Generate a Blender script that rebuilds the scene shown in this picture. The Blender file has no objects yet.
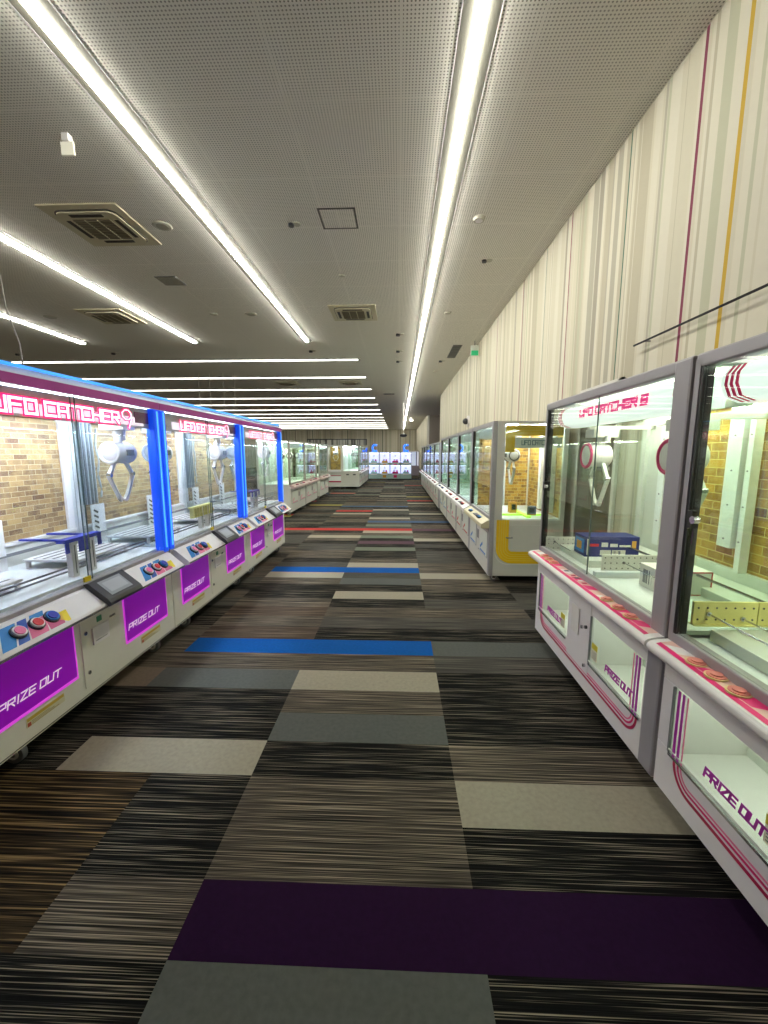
import bpy, math, random
from mathutils import Vector, Matrix
PI = math.pi
scn = bpy.context.scene
COL = scn.collection
rnd = random.Random(7)

# ------------------------------------------------------------------ materials
def s2l(c):
    return tuple(((x/255)/12.92 if x/255 <= 0.04045 else ((x/255+0.055)/1.055)**2.4) for x in c) + (1,)
MATS = {}
def mat(name, rgb, rough=0.5, metal=0.0, emit=None, es=0.0, noise=0.0, nscale=20, bump=0.0, spec=0.5):
    if name in MATS: return MATS[name]
    m = bpy.data.materials.new(name); m.use_nodes = True; MATS[name] = m
    nt = m.node_tree; b = nt.nodes['Principled BSDF']
    b.inputs['Base Color'].default_value = s2l(rgb)
    b.inputs['Roughness'].default_value = rough
    b.inputs['Metallic'].default_value = metal
    b.inputs['Specular IOR Level'].default_value = spec
    if emit:
        b.inputs['Emission Color'].default_value = s2l(emit); b.inputs['Emission Strength'].default_value = es
    tc = nt.nodes.new('ShaderNodeTexCoord')
    nz = nt.nodes.new('ShaderNodeTexNoise'); nz.inputs['Scale'].default_value = nscale; nz.inputs['Detail'].default_value = 3
    nt.links.new(tc.outputs['Object'], nz.inputs['Vector'])
    amt = noise if noise > 0 else 0.05
    mx = nt.nodes.new('ShaderNodeMix'); mx.data_type = 'RGBA'; mx.blend_type = 'MULTIPLY'
    mx.inputs[0].default_value = amt
    mx.inputs[6].default_value = s2l(rgb)
    nt.links.new(nz.outputs['Fac'], mx.inputs[7]); nt.links.new(mx.outputs[2], b.inputs['Base Color'])
    if bump > 0:
        bp = nt.nodes.new('ShaderNodeBump'); bp.inputs['Strength'].default_value = bump; bp.inputs['Distance'].default_value = 0.002
        nt.links.new(nz.outputs['Fac'], bp.inputs['Height']); nt.links.new(bp.outputs['Normal'], b.inputs['Normal'])
    return m

def glass(name, tint, refl=1.0):
    if name in MATS: return MATS[name]
    m = bpy.data.materials.new(name); m.use_nodes = True; MATS[name] = m
    nt = m.node_tree; nt.nodes.remove(nt.nodes['Principled BSDF'])
    out = nt.nodes['Material Output']
    tr = nt.nodes.new('ShaderNodeBsdfTransparent'); tr.inputs[0].default_value = tint + (1,)
    gl = nt.nodes.new('ShaderNodeBsdfGlossy'); gl.inputs['Roughness'].default_value = 0.01
    lw = nt.nodes.new('ShaderNodeLayerWeight'); lw.inputs[0].default_value = 0.5
    p = nt.nodes.new('ShaderNodeMath'); p.operation = 'POWER'; p.inputs[1].default_value = 4.0
    a = nt.nodes.new('ShaderNodeMath'); a.operation = 'MULTIPLY_ADD'; a.inputs[1].default_value = 0.75*refl; a.inputs[2].default_value = 0.03*refl
    a.use_clamp = True
    mx = nt.nodes.new('ShaderNodeMixShader')
    nt.links.new(lw.outputs['Facing'], p.inputs[0]); nt.links.new(p.outputs[0], a.inputs[0])
    nt.links.new(a.outputs[0], mx.inputs[0]); nt.links.new(tr.outputs[0], mx.inputs[1]); nt.links.new(gl.outputs[0], mx.inputs[2])
    nt.links.new(mx.outputs[0], out.inputs['Surface'])
    return m

def brick(name, c1, c2, c3, mortar, axes='XZ', scale=1.0, bw=0.13, bh=0.052):
    m = bpy.data.materials.new(name); m.use_nodes = True; MATS[name] = m
    nt = m.node_tree; b = nt.nodes['Principled BSDF']
    tc = nt.nodes.new('ShaderNodeTexCoord'); sp = nt.nodes.new('ShaderNodeSeparateXYZ'); cb = nt.nodes.new('ShaderNodeCombineXYZ')
    nt.links.new(tc.outputs['Object'], sp.inputs[0])
    nt.links.new(sp.outputs[axes[0]], cb.inputs[0]); nt.links.new(sp.outputs[axes[1]], cb.inputs[1])
    br = nt.nodes.new('ShaderNodeTexBrick')
    br.inputs['Scale'].default_value = scale; br.inputs['Brick Width'].default_value = bw; br.inputs['Row Height'].default_value = bh
    br.inputs['Mortar Size'].default_value = bh*0.055; br.inputs['Bias'].default_value = 0.0; br.inputs['Mortar Smooth'].default_value = 0.3
    br.inputs['Color1'].default_value = s2l(c1); br.inputs['Color2'].default_value = s2l(c2); br.inputs['Mortar'].default_value = s2l(mortar)
    nt.links.new(cb.outputs[0], br.inputs['Vector'])
    nz = nt.nodes.new('ShaderNodeTexNoise'); nz.inputs['Scale'].default_value = 9; nz.inputs['Detail'].default_value = 5; nz.inputs['Roughness'].default_value = 0.7
    nt.links.new(cb.outputs[0], nz.inputs['Vector'])
    rp = nt.nodes.new('ShaderNodeValToRGB'); rp.color_ramp.elements[0].position = 0.42; rp.color_ramp.elements[1].position = 0.66
    nt.links.new(nz.outputs['Fac'], rp.inputs[0])
    mx = nt.nodes.new('ShaderNodeMix'); mx.data_type = 'RGBA'
    mul = nt.nodes.new('ShaderNodeMath'); mul.operation = 'MULTIPLY'; mul.inputs[1].default_value = 0.45
    nt.links.new(rp.outputs[0], mul.inputs[0]); nt.links.new(mul.outputs[0], mx.inputs[0])
    nt.links.new(br.outputs['Color'], mx.inputs[6]); mx.inputs[7].default_value = s2l(c3)
    nt.links.new(mx.outputs[2], b.inputs['Base Color']); b.inputs['Roughness'].default_value = 0.6
    return m

def streak(name, dark, mid, light, lo=0.42, hi=0.72, ysc=210, xsc=1.5):
    """carpet plank woven in thin streaks that run across the aisle"""
    m = bpy.data.materials.new(name); m.use_nodes = True; MATS[name] = m
    nt = m.node_tree; b = nt.nodes['Principled BSDF']; b.inputs['Roughness'].default_value = 0.95; b.inputs['Specular IOR Level'].default_value = 0.1
    tc = nt.nodes.new('ShaderNodeTexCoord'); mp = nt.nodes.new('ShaderNodeMapping'); mp.inputs['Scale'].default_value = (xsc, ysc, 1)
    nz = nt.nodes.new('ShaderNodeTexNoise'); nz.inputs['Scale'].default_value = 1.0; nz.inputs['Detail'].default_value = 2.5; nz.inputs['Roughness'].default_value = 0.6
    nt.links.new(tc.outputs['Object'], mp.inputs[0]); nt.links.new(mp.outputs[0], nz.inputs['Vector'])
    rp = nt.nodes.new('ShaderNodeValToRGB'); e = rp.color_ramp.elements
    e[0].position = lo; e[0].color = s2l(dark); e[1].position = hi; e[1].color = s2l(light)
    k = e.new((lo+hi)/2); k.color = s2l(mid)
    nt.links.new(nz.outputs['Fac'], rp.inputs[0]); nt.links.new(rp.outputs[0], b.inputs['Base Color'])
    return m

def perforated(name):
    m = bpy.data.materials.new(name); m.use_nodes = True; MATS[name] = m
    nt = m.node_tree; b = nt.nodes['Principled BSDF']; b.inputs['Roughness'].default_value = 0.8
    L = nt.links.new
    def M(op, a, bb=None, c=None):
        n = nt.nodes.new('ShaderNodeMath'); n.operation = op
        for i, v in enumerate((a, bb, c)):
            if v is None: continue
            if isinstance(v, (int, float)): n.inputs[i].default_value = v
            else: L(v, n.inputs[i])
        return n.outputs[0]
    tc = nt.nodes.new('ShaderNodeTexCoord'); sp = nt.nodes.new('ShaderNodeSeparateXYZ'); L(tc.outputs['Object'], sp.inputs[0])
    P = 0.0262
    x, y = sp.outputs[0], sp.outputs[1]
    fx = M('SUBTRACT', M('FRACT', M('DIVIDE', x, P)), 0.5); fy = M('SUBTRACT', M('FRACT', M('DIVIDE', y, P)), 0.5)
    d = M('SQRT', M('ADD', M('MULTIPLY', fx, fx), M('MULTIPLY', fy, fy)))
    hole = M('LESS_THAN', d, 0.235)
    # plain margin along the board joints
    bx = M('LESS_THAN', M('ABSOLUTE', M('SUBTRACT', M('FRACT', M('DIVIDE', x, P*36)), 0.5)), 0.488)
    by = M('LESS_THAN', M('ABSOLUTE', M('SUBTRACT', M('FRACT', M('DIVIDE', y, P*36)), 0.5)), 0.488)
    hole = M('MULTIPLY', hole, M('MULTIPLY', bx, by))
    mx = nt.nodes.new('ShaderNodeMix'); mx.data_type = 'RGBA'; L(hole, mx.inputs[0])
    mx.inputs[6].default_value = s2l((238, 235, 226)); mx.inputs[7].default_value = s2l((142, 140, 132))
    L(mx.outputs[2], b.inputs['Base Color'])
    return m

WHITE = mat('white_enamel', (240, 236, 236), 0.35)
WARMW = mat('ivory_enamel', (232, 230, 218), 0.4)
PALE = mat('pale_grey_enamel', (218, 216, 208), 0.4)
GREY = mat('silver_grey_aluminium', (168, 165, 170), 0.4, 0.15)
DGREY = mat('dark_grey_plastic', (50, 50, 55), 0.4)
MGREY = mat('mid_grey_plastic', (120, 120, 122), 0.45)
BLACK = mat('black_rubber', (14, 14, 15), 0.5)
CHROME = mat('polished_steel', (200, 200, 205), 0.2, 0.9)
RAIL = mat('brushed_rail', (165, 170, 178), 0.35, 0.5)
MAG = mat('magenta_acrylic', (150, 15, 185), 0.3, emit=(150, 10, 190), es=0.2)
MAGRIM = mat('lit_pink_edge', (235, 90, 240), 0.3, emit=(240, 80, 250), es=0.35)
MAGBAND = mat('magenta_canopy_band', (150, 35, 130), 0.4, emit=(150, 30, 130), es=0.12)
LILAC = mat('lilac_grey_canopy', (178, 176, 192), 0.4)
PINKE = mat('lit_pink_letter', (250, 20, 130), 0.4, emit=(255, 15, 120), es=0.8)
WHITEE = mat('lit_white_letter', (255, 235, 245), 0.4, emit=(255, 235, 245), es=1.3)
LETW = mat('white_letter', (245, 220, 250), 0.4, emit=(255, 225, 255), es=0.35)
BLUEE = mat('blue_led_post', (25, 85, 230), 0.35, emit=(15, 75, 225), es=0.5)
CYANE = mat('cyan_led_line', (110, 190, 255), 0.3, emit=(60, 155, 255), es=0.9)
TUBEC = mat('cool_white_tube', (255, 255, 255), 0.3, emit=(228, 240, 255), es=42.0)
TUBEG = mat('greenish_white_tube', (255, 255, 255), 0.3, emit=(244, 255, 236), es=30.0)
TUBEB = mat('bright_front_tube', (255, 255, 255), 0.3, emit=(228, 240, 255), es=125.0)
STRIP = mat('ceiling_light_lens', (255, 255, 255), 0.3, emit=(255, 253, 240), es=42.0)
BEDW = mat('white_playfield', (246, 250, 250), 0.35)
BEDG = mat('pale_green_white_panel', (228, 232, 222), 0.35)
BLUE = mat('royal_blue_plastic', (25, 45, 165), 0.4)
NAVY = mat('navy_card', (28, 38, 110), 0.45)
YEL = mat('yellow_plastic', (240, 215, 40), 0.4)
YELB = mat('yellow_band', (250, 202, 10), 0.4)
PYEL = mat('pale_yellow_board', (228, 222, 140), 0.5)
PINK = mat('hot_pink_print', (225, 25, 115), 0.4)
LPINK = mat('light_pink_print', (235, 120, 165), 0.4)
CRIM = mat('crimson_print', (185, 15, 75), 0.4)
PURP = mat('purple_print', (190, 45, 178), 0.4)
MAROON = mat('maroon_stripe', (110, 40, 60), 0.5)
RED = mat('red_card', (200, 30, 40), 0.5)
CYP = mat('cyan_print', (30, 130, 205), 0.4)
CARD = mat('white_card', (235, 232, 226), 0.6)
LIME = mat('lime_ledge', (190, 245, 90), 0.4)
SKIN = mat('amber_print', (225, 165, 60), 0.5)
HOLE = mat('shadow_slot', (70, 72, 66), 0.6)
GL_L = glass('clear_glass', (0.94, 0.965, 0.97), 0.8)
GL_R = glass('green_tinted_glass', (0.93, 0.965, 0.93), 0.9)
BRICKL = brick('brown_brick_print', (92, 62, 44), (168, 138, 92), (184, 154, 104), (186, 172, 142), bw=0.105, bh=0.037)
BRICKR = brick('golden_brick_print', (112, 66, 22), (196, 150, 52), (205, 175, 80), (215, 200, 140))
BRICKS = brick('golden_brick_print_side', (112, 66, 22), (196, 150, 52), (205, 175, 80), (215, 200, 140), axes='YZ', bw=0.10, bh=0.045)

# ------------------------------------------------------------------ mesh builder
class MB:
    def __init__(s): s.v = []; s.f = []; s.m = []; s.mats = []; s.sm = []
    def mi(s, m):
        if m not in s.mats: s.mats.append(m)
        return s.mats.index(m)
    def add(s, vs, fs, m, smooth=False):
        o = len(s.v); s.v += [tuple(v) for v in vs]
        k = s.mi(m)
        for f in fs: s.f.append(tuple(i+o for i in f)); s.m.append(k); s.sm.append(smooth)
    def box(s, x0, x1, y0, y1, z0, z1, m):
        s.add([(x0,y0,z0),(x1,y0,z0),(x1,y1,z0),(x0,y1,z0),(x0,y0,z1),(x1,y0,z1),(x1,y1,z1),(x0,y1,z1)],
              [(0,3,2,1),(4,5,6,7),(0,1,5,4),(1,2,6,5),(2,3,7,6),(3,0,4,7)], m)
        return s
    def prism(s, pts, a0, a1, m, axis='x', smooth=False):
        """closed outline extruded along an axis; pts are the two other coordinates in cyclic order"""
        n = len(pts)
        def P(a, p):
            return {'x': (a, p[0], p[1]), 'y': (p[0], a, p[1]), 'z': (p[0], p[1], a)}[axis]
        vs = [P(a0, p) for p in pts] + [P(a1, p) for p in pts]
        s.add(vs, [tuple(range(n-1, -1, -1)), tuple(range(n, 2*n))], m)
        s.add(vs, [(i, (i+1) % n, n+(i+1) % n, n+i) for i in range(n)], m, smooth)
        return s
    def cyl(s, c, r, h, m, axis='z', n=16, r2=None):
        r2 = r if r2 is None else r2
        ring = []
        for k, (rr, t) in enumerate(((r, 0), (r2, h))):
            for i in range(n):
                a = 2*PI*i/n; p, q = rr*math.cos(a), rr*math.sin(a)
                ring.append({'z': (c[0]+p, c[1]+q, c[2]+t), 'y': (c[0]+p, c[1]+t, c[2]+q), 'x': (c[0]+t, c[1]+p, c[2]+q)}[axis])
        s.add(ring, [tuple(range(n-1, -1, -1)), tuple(range(n, 2*n))], m)
        s.add(ring, [(i, (i+1) % n, n+(i+1) % n, n+i) for i in range(n)], m, True)
        return s
    def torus(s, c, R, r, m, axis='z', n=20, k=8):
        vs = []; fs = []
        for i in range(n):
            a = 2*PI*i/n
            for j in range(k):
                b = 2*PI*j/k; p = (R+r*math.cos(b))*math.cos(a); q = (R+r*math.cos(b))*math.sin(a); t = r*math.sin(b)
                vs.append({'z': (c[0]+p, c[1]+q, c[2]+t), 'y': (c[0]+p, c[1]+t, c[2]+q), 'x': (c[0]+t, c[1]+p, c[2]+q)}[axis])
                fs.append((i*k+j, ((i+1) % n)*k+j, ((i+1) % n)*k+(j+1) % k, i*k+(j+1) % k))
        s.add(vs, fs, m, True); return s
    def ball(s, c, rx, ry, rz, m, n=18, k=10):
        vs = []; fs = []
        for j in range(k+1):
            t = PI*j/k
            for i in range(n):
                a = 2*PI*i/n
                vs.append((c[0]+rx*math.sin(t)*math.cos(a), c[1]+ry*math.sin(t)*math.sin(a), c[2]+rz*math.cos(t)))
        for j in range(k):
            for i in range(n):
                fs.append((j*n+i, (j+1)*n+i, (j+1)*n+(i+1) % n, j*n+(i+1) % n))
        s.add(vs, fs, m, True); return s
    def tube(s, pts, r, m, n=8):
        pts = [Vector(p) for p in pts]; vs = []; fs = []
        for i, p in enumerate(pts):
            d = (pts[min(i+1, len(pts)-1)] - pts[max(i-1, 0)]).normalized()
            u = d.cross(Vector((0, 0, 1)));
            if u.length < 0.05: u = d.cross(Vector((0, 1, 0)))
            u.normalize(); w = d.cross(u)
            for j in range(n):
                a = 2*PI*j/n; vs.append(p + u*r*math.cos(a) + w*r*math.sin(a))
        for i in range(len(pts)-1):
            for j in range(n): fs.append((i*n+j, (i+1)*n+j, (i+1)*n+(j+1) % n, i*n+(j+1) % n))
        fs.append(tuple(range(n))); fs.append(tuple(range((len(pts)-1)*n, len(pts)*n)))
        s.add(vs, fs, m, True); return s
    def bar(s, a, b, w, t, nrm, m):
        """straight flat bar from a to b, width w in the plane, thickness t along nrm"""
        a, b, nrm = Vector(a), Vector(b), Vector(nrm).normalized()
        d = (b-a).normalized(); u = d.cross(nrm).normalized()*(w/2); tt = nrm*t
        vs = [a-u, a+u, b+u, b-u, a-u+tt, a+u+tt, b+u+tt, b-u+tt]
        s.add(vs, [(0,3,2,1),(4,5,6,7),(0,1,5,4),(1,2,6,5),(2,3,7,6),(3,0,4,7)], m); return s
    def ribbon(s, pts, w, t, nrm, m):
        """flat stripe that follows a path, mitred, thickness t along nrm"""
        pts = [Vector(p) for p in pts]; nrm = Vector(nrm).normalized(); L = []; R = []
        for i, p in enumerate(pts):
            d1 = (p-pts[i-1]).normalized() if i else (pts[1]-p).normalized()
            d2 = (pts[i+1]-p).normalized() if i < len(pts)-1 else d1
            u = (d1+d2).normalized().cross(nrm); L.append(p+u*w/2); R.append(p-u*w/2)
        n = len(pts); vs = L + R + [p+nrm*t for p in L] + [p+nrm*t for p in R]; fs = []
        for i in range(n-1):
            fs += [(2*n+i, 2*n+i+1, 3*n+i+1, 3*n+i), (i, 2*n+i, 2*n+i+1, i+1), (n+i, n+i+1, 3*n+i+1, 3*n+i)]
        s.add(vs, fs, m); return s
    def build(s, name, parent=None, bevel=0.0, loc=None):
        me = bpy.data.meshes.new(name); me.from_pydata(s.v, [], s.f)
        for m in s.mats: me.materials.append(m)
        me.polygons.foreach_set('material_index', s.m); me.polygons.foreach_set('use_smooth', s.sm)
        me.update()
        o = bpy.data.objects.new(name, me); COL.objects.link(o)
        if parent is not None: o.parent = parent
        if loc is not None: o.location = loc
        if bevel > 0:
            b = o.modifiers.new('Bevel', 'BEVEL'); b.width = bevel; b.segments = 2; b.limit_method = 'ANGLE'; b.angle_limit = 0.7
        return o

def tag(o, label, cat, group=None):
    o['label'] = label; o['category'] = cat
    if group: o['group'] = group
    return o
def empty(name, loc=(0,0,0), rz=0):
    o = bpy.data.objects.new(name, None); COL.objects.link(o); o.location = loc; o.rotation_euler = (0, 0, rz); o.empty_display_size = 0.1
    return o
def struct(o): o['kind'] = 'structure'; return o
def kids(o): return [c for c in bpy.data.objects if c.parent == o]
TREE = {}
def copy_tree(o, parent=None):
    c = o.copy(); COL.objects.link(c)
    if parent is not None: c.parent = parent
    for ch in kids(o): copy_tree(ch, c)
    return c

GLY = {
 'U': [[(0,4),(0,0),(3,0),(3,4)]], 'F': [[(3,4),(0,4),(0,0)],[(0,2.2),(2.6,2.2)]], 'O': [[(0,0),(3,0),(3,4),(0,4),(0,0)]],
 'C': [[(3,4),(0,4),(0,0),(3,0)]], 'A': [[(0,0),(0,4),(3,4),(3,0)],[(0,1.8),(3,1.8)]], 'T': [[(-.2,4),(3.2,4)],[(1.5,4),(1.5,0)]],
 'H': [[(0,0),(0,4)],[(3,0),(3,4)],[(0,2),(3,2)]], 'E': [[(3,4),(0,4),(0,0),(3,0)],[(0,2),(2.7,2)]],
 'R': [[(0,0),(0,4),(3,4),(3,2),(0,2)],[(1.4,2),(3,0)]], 'P': [[(0,0),(0,4),(3,4),(3,1.8),(0,1.8)]], 'I': [[(.6,0),(.6,4)]],
 'Z': [[(0,4),(3,4),(0,0),(3,0)]], '9': [[(2,-1.2),(3,1.6),(3,3.6),(2.2,4.6),(1,4.6),(0.1,3.6),(0.1,2.4),(1,1.6),(2.2,1.6),(2.9,2.4)]],
 '8': [[(0,0),(3,0),(3,4),(0,4),(0,0)],[(0,2),(3,2)]], ' ': [],
}
def lettering(mb, text, org, u, v, h, total, stroke, m, t=0.003, shear=0.0):
    """block letters made of straight strokes; org = lower left, u = reading direction, v = up"""
    u, v = Vector(u), Vector(v); n = u.cross(v); org = Vector(org)
    ws = [(1.9 if c == 'I' else 1.5 if c == ' ' else 4.0) for c in text]; k = total/sum(ws); x = 0
    for c, w in zip(text, ws):
        for pl in GLY[c]:
            for a, b in zip(pl[:-1], pl[1:]):
                A = org + u*((x+a[0])*k + shear*a[1]*h/4) + v*(a[1]*h/4); B = org + u*((x+b[0])*k + shear*b[1]*h/4) + v*(b[1]*h/4)
                d = (B-A).normalized()*stroke*0.5
                mb.bar(A-d, B+d, stroke, t, n, m)
        x += w
    return mb

# ------------------------------------------------------------------ room shell
ZC = 4.45; XW = 2.07; YF = 52.0; XL = -16.0; YB = -3.0
# carpet
STK_D = streak('carpet_black_streaks', (10,10,10), (30,29,27), (146,136,118), 0.44, 0.68)
STK_M = streak('carpet_taupe_streaks', (22,21,20), (72,66,58), (158,145,126), 0.36, 0.68)
STK_G = streak('carpet_grey_streaks', (30,30,29), (74,71,66), (118,113,103), 0.34, 0.72)
STK_B = streak('carpet_brown_streaks', (28,24,21), (80,68,57), (142,122,102), 0.36, 0.72, 150)
STK_O = streak('carpet_ochre_ribs', (14,12,10), (54,43,29), (142,118,78), 0.40, 0.68, 95, 1.5)
def pile(n, c): return mat(n, c, 0.95, noise=0.35, nscale=45, bump=0.4, spec=0.1)
SOL = {'beige': pile('carpet_beige', (160,153,136)), 'char': pile('carpet_charcoal', (92,95,91)), 'blue': pile('carpet_blue', (16,84,158)),
       'red': pile('carpet_red', (178,58,54)), 'purple': pile('carpet_purple', (38,14,46)), 'plum': pile('carpet_plum', (92,68,78)),
       'taupe': pile('carpet_taupe', (120,106,92)), 'yellow': pile('carpet_olive', (158,146,76)), 'pink': pile('carpet_salmon', (205,120,100)),
       'green': pile('carpet_grey_green', (110,116,102)), 'blueg': pile('carpet_slate_blue', (70,92,122))}
C0X, PW, R0, RH = -0.731, 1.013, 0.054, 0.2525
spec = {(0,4):'purple',(1,4):'purple',(0,3):'char',(1,6):'beige',(-1,7):'beige',(0,8):'char',(0,10):'beige',(-1,10):'char',(-2,10):'taupe',
        (-1,12):'blue',(0,12):'blue',(1,12):'char',(0,17):'beige',(0,19):'char',(-1,20):'beige',(1,20):'beige',(-1,21):'blue',(0,21):'blue',(0,22):'beige',
        (0,26):'green',(0,28):'plum',(-1,30):'beige',(1,29):'beige',(-1,33):'red',(0,33):'red',(-2,33):'red',(0,32):'beige',(0,37):'blueg',(1,37):'blueg',
        (0,39):'beige',(1,42):'beige',(-1,44):'red',(-1,42):'beige',(0,45):'beige',(0,48):'blueg',(-1,48):'blueg',(-2,49):'yellow',
        (1,54):'red',(1,51):'beige',(1,59):'yellow',(0,60):'beige',(0,54):'taupe',(0,64):'taupe',(1,66):'taupe',(-2,64):'pink',(0,30):'green',(1,33):'plum',(0,35):'green'}
def make_floor():
    mb = MB(); r = random.Random(3)
    x0, x1, y0, y1 = XL, 8.0, YB, YF
    k0 = math.floor((x0-C0X)/PW); k1 = math.ceil((x1-C0X)/PW)
    for k in range(k0, k1):
        a = max(x0, C0X+k*PW); b = min(x1, C0X+(k+1)*PW)
        if b <= a: continue
        j0 = math.floor((y0-R0)/RH); j1 = math.ceil((y1-R0)/RH)
        for j in range(j0, j1):
            c = max(y0, R0+j*RH); d = min(y1, R0+(j+1)*RH)
            if d <= c: continue
            key = spec.get((k, j), 0)
            segs = [(a, b)]
            if key: ms = [SOL[key]]
            else:
                q = r.random(); far = j > 60 or k < -2
                if key == 0 and far and q < 0.22: ms = [SOL[r.choice(['beige','char','char','taupe','green','green','yellow','red','blueg'])]]
                else:
                    q2 = r.random(); ms = [STK_D if q2 < 0.42 else STK_M if q2 < 0.76 else STK_G if q2 < 0.92 or k >= 0 else STK_B]
                if k == -1 and j in (3, 5, 6): ms = [STK_D]
                if k == -1 and j == 4: ms = [STK_M]
                if k == 0 and j in (5, 6): ms = [STK_M]
                if k == 0 and j in (7,): ms = [STK_D]
                if k == 0 and j == 9: ms = [STK_M]
                if k == 1 and j in (3, 5): ms = [STK_D]
                if k == 1 and j in (7, 8): ms = [STK_D if j == 8 else STK_M]
                if k == -1 and j in (8, 9): ms = [STK_D]
                if k == -1 and j == 11: ms = [STK_M]
                if k == -1 and 13 <= j <= 16: ms = [STK_B if j % 2 else STK_M]
                if k == -1 and 4 <= j <= 6 or (k == -1 and j == 3):
                    segs = [(a, a+PW/2), (a+PW/2, b)]; ms = [STK_O if j != 3 else STK_D, ms[0]]
                if k <= -2 and 3 <= j <= 8: ms = [STK_O if j < 7 else STK_D]
            for (sa, sb), m in zip(segs, ms):
                # each plank is its own quad; neighbours share the level of the floor
                mb.add([(sa,c,0),(sb,c,0),(sb,d,0),(sa,d,0)], [(0,1,2,3)], m)
    # slab thickness
    mb.box(x0, x1, y0, y1, -0.12, -0.004, DGREY)
    return struct(mb.build('floor'))
make_floor()
# ceiling
PERF = perforated('perforated_ceiling_board')
mb = MB(); mb.box(XL, 8.0, YB, YF, ZC, ZC+0.1, PERF); struct(mb.build('ceiling'))
# striped wall paper
WP = [mat('paper_cream', (206,200,180), 0.85), mat('paper_ivory', (214,209,192), 0.85), mat('paper_sand', (186,179,157), 0.85), mat('paper_grey', (176,171,154), 0.85),
      mat('paper_greyer', (163,157,142), 0.85), mat('paper_sage', (188,188,163), 0.85)]
COLS = {'y': mat('paper_mustard', (196,160,50), 0.8), 'm': mat('paper_maroon', (128,52,76), 0.8), 't': mat('paper_teal', (80,112,92), 0.8), 'r': mat('paper_rust', (140,74,80), 0.8), 'd': mat('paper_dark_taupe', (112,104,92), 0.8)}
def strip_list(a, b, special, seed):
    r = random.Random(seed); out = []; x = a
    sp = sorted([s for s in special if a < s[0] < b])
    while x < b - 1e-6:
        w = r.choice([0.008, 0.012, 0.02, 0.03, 0.03, 0.045, 0.06, 0.09, 0.12]); m = r.choices(range(6), [8, 8, 4, 1.5, 0.4, 2])[0]
        e = min(b, x+w)
        if sp and e > sp[0][0]-sp[0][2]/2:
            e = sp[0][0]-sp[0][2]/2
            if e > x: out.append((x, e, WP[m]))
            x = e+sp[0][2]; out.append((e, x, COLS[sp[0][1]])); sp.pop(0)
        else:
            out.append((x, e, WP[m])); x = e
    return out
SPEC_R = [(2.885,'y',.034),(3.275,'m',.03),(4.18,'t',.02),(5.45,'m',.022),(6.3,'t',.015),(1.9,'t',.02),(1.2,'m',.03),(7.4,'r',.025),(7.8,'d',.02),(9.2,'r',.03),(11.0,'d',.03),(13.2,'m',.03),(15.1,'t',.03),(17.,'d',.03),(19.,'d',.03)]
def wall_yz(name, x, xo, ya, yb, z0, z1, special, seed):
    """wall along the depth of the hall: papered face at x, thickness towards xo"""
    mb = MB()
    for a, b, m in strip_list(ya, yb, special, seed): mb.add([(x,a,z0),(x,b,z0),(x,b,z1),(x,a,z1)], [(0,1,2,3) if xo < x else (3,2,1,0)], m)
    t = 0.003 if xo > x else -0.003
    mb.box(min(x+t, xo), max(x+t, xo), ya, yb, z0, z1, WARMW)
    return struct(mb.build(name))
def wall_xz(name, y, yo, xa, xb, z0, z1, special, seed, sc=1.0):
    mb = MB()
    for a, b, m in strip_list(xa/sc, xb/sc, special, seed): mb.add([(a*sc,y,z0),(b*sc,y,z0),(b*sc,y,z1),(a*sc,y,z1)], [(0,1,2,3)], m)
    t = 0.003 if yo > y else -0.003
    mb.box(xa, xb, min(y+t, yo), max(y+t, yo), z0, z1, WARMW)
    return struct(mb.build(name))
YR = 21.3
# the near right wall with its doorway (opening between Y 4.0 and 4.8)
wall_yz('wall_right', XW, XW+0.15, YB, YR, 0, ZC, SPEC_R, 5)
wall_yz('wall_right_far', 2.15, 2.3, 32.0, YF, 0, ZC, [], 9)
RECW = mat('recess_paint', (150,140,130), 0.8)
mb = MB(); mb.box(6.0, 6.15, YR-1, 33, 0, ZC, RECW); struct(mb.build('wall_recess_side'))
mb = MB(); mb.box(XW+0.15, 6.15, YR-0.15, YR, 0, ZC, RECW); struct(mb.build('wall_recess_near'))
mb = MB(); mb.box(2.3, 6.15, 32.0, 32.15, 0, ZC, RECW); struct(mb.build('wall_recess_far'))
wall_xz('wall_far', YF, YF+0.15, XL, 2.3, 0, ZC, [(i*1.37-15, 'd' if i % 2 else 't', .04) for i in range(16)], 21, 1.6)
wall_yz('wall_left', XL, XL-0.15, YB, YF, 0, ZC, [], 31)
mb = MB(); mb.box(XL, XW+0.15, YB-0.15, YB, 0, ZC, RECW); struct(mb.build('wall_back'))
# door in the right wall
mb = MB(); DP = mat('grey_brown_door', (92,86,74), 0.5)
mb.box(XW-0.02, XW-0.002, 4.02, 4.80, 0.0, 2.24, DP); mb.box(XW-0.03, XW-0.002, 3.97, 4.02, 0, 2.29, PALE); mb.box(XW-0.03, XW-0.002, 4.80, 4.85, 0, 2.29, PALE); mb.box(XW-0.03, XW-0.002, 3.97, 4.85, 2.24, 2.29, PALE)
mb.box(XW-0.025, XW-0.002, 4.16, 4.66, 1.2, 2.05, mat('door_panel', (112,108,94), 0.5))
d = struct(mb.build('door_1'))
mb = MB(); mb.cyl((XW-0.07, 4.10, 1.02), 0.012, 0.06, CHROME, 'x', 10); mb.tube([(XW-0.065,4.10,1.02),(XW-0.065,4.22,1.02)], 0.009, CHROME); mb.build('door_handle', d)

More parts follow.
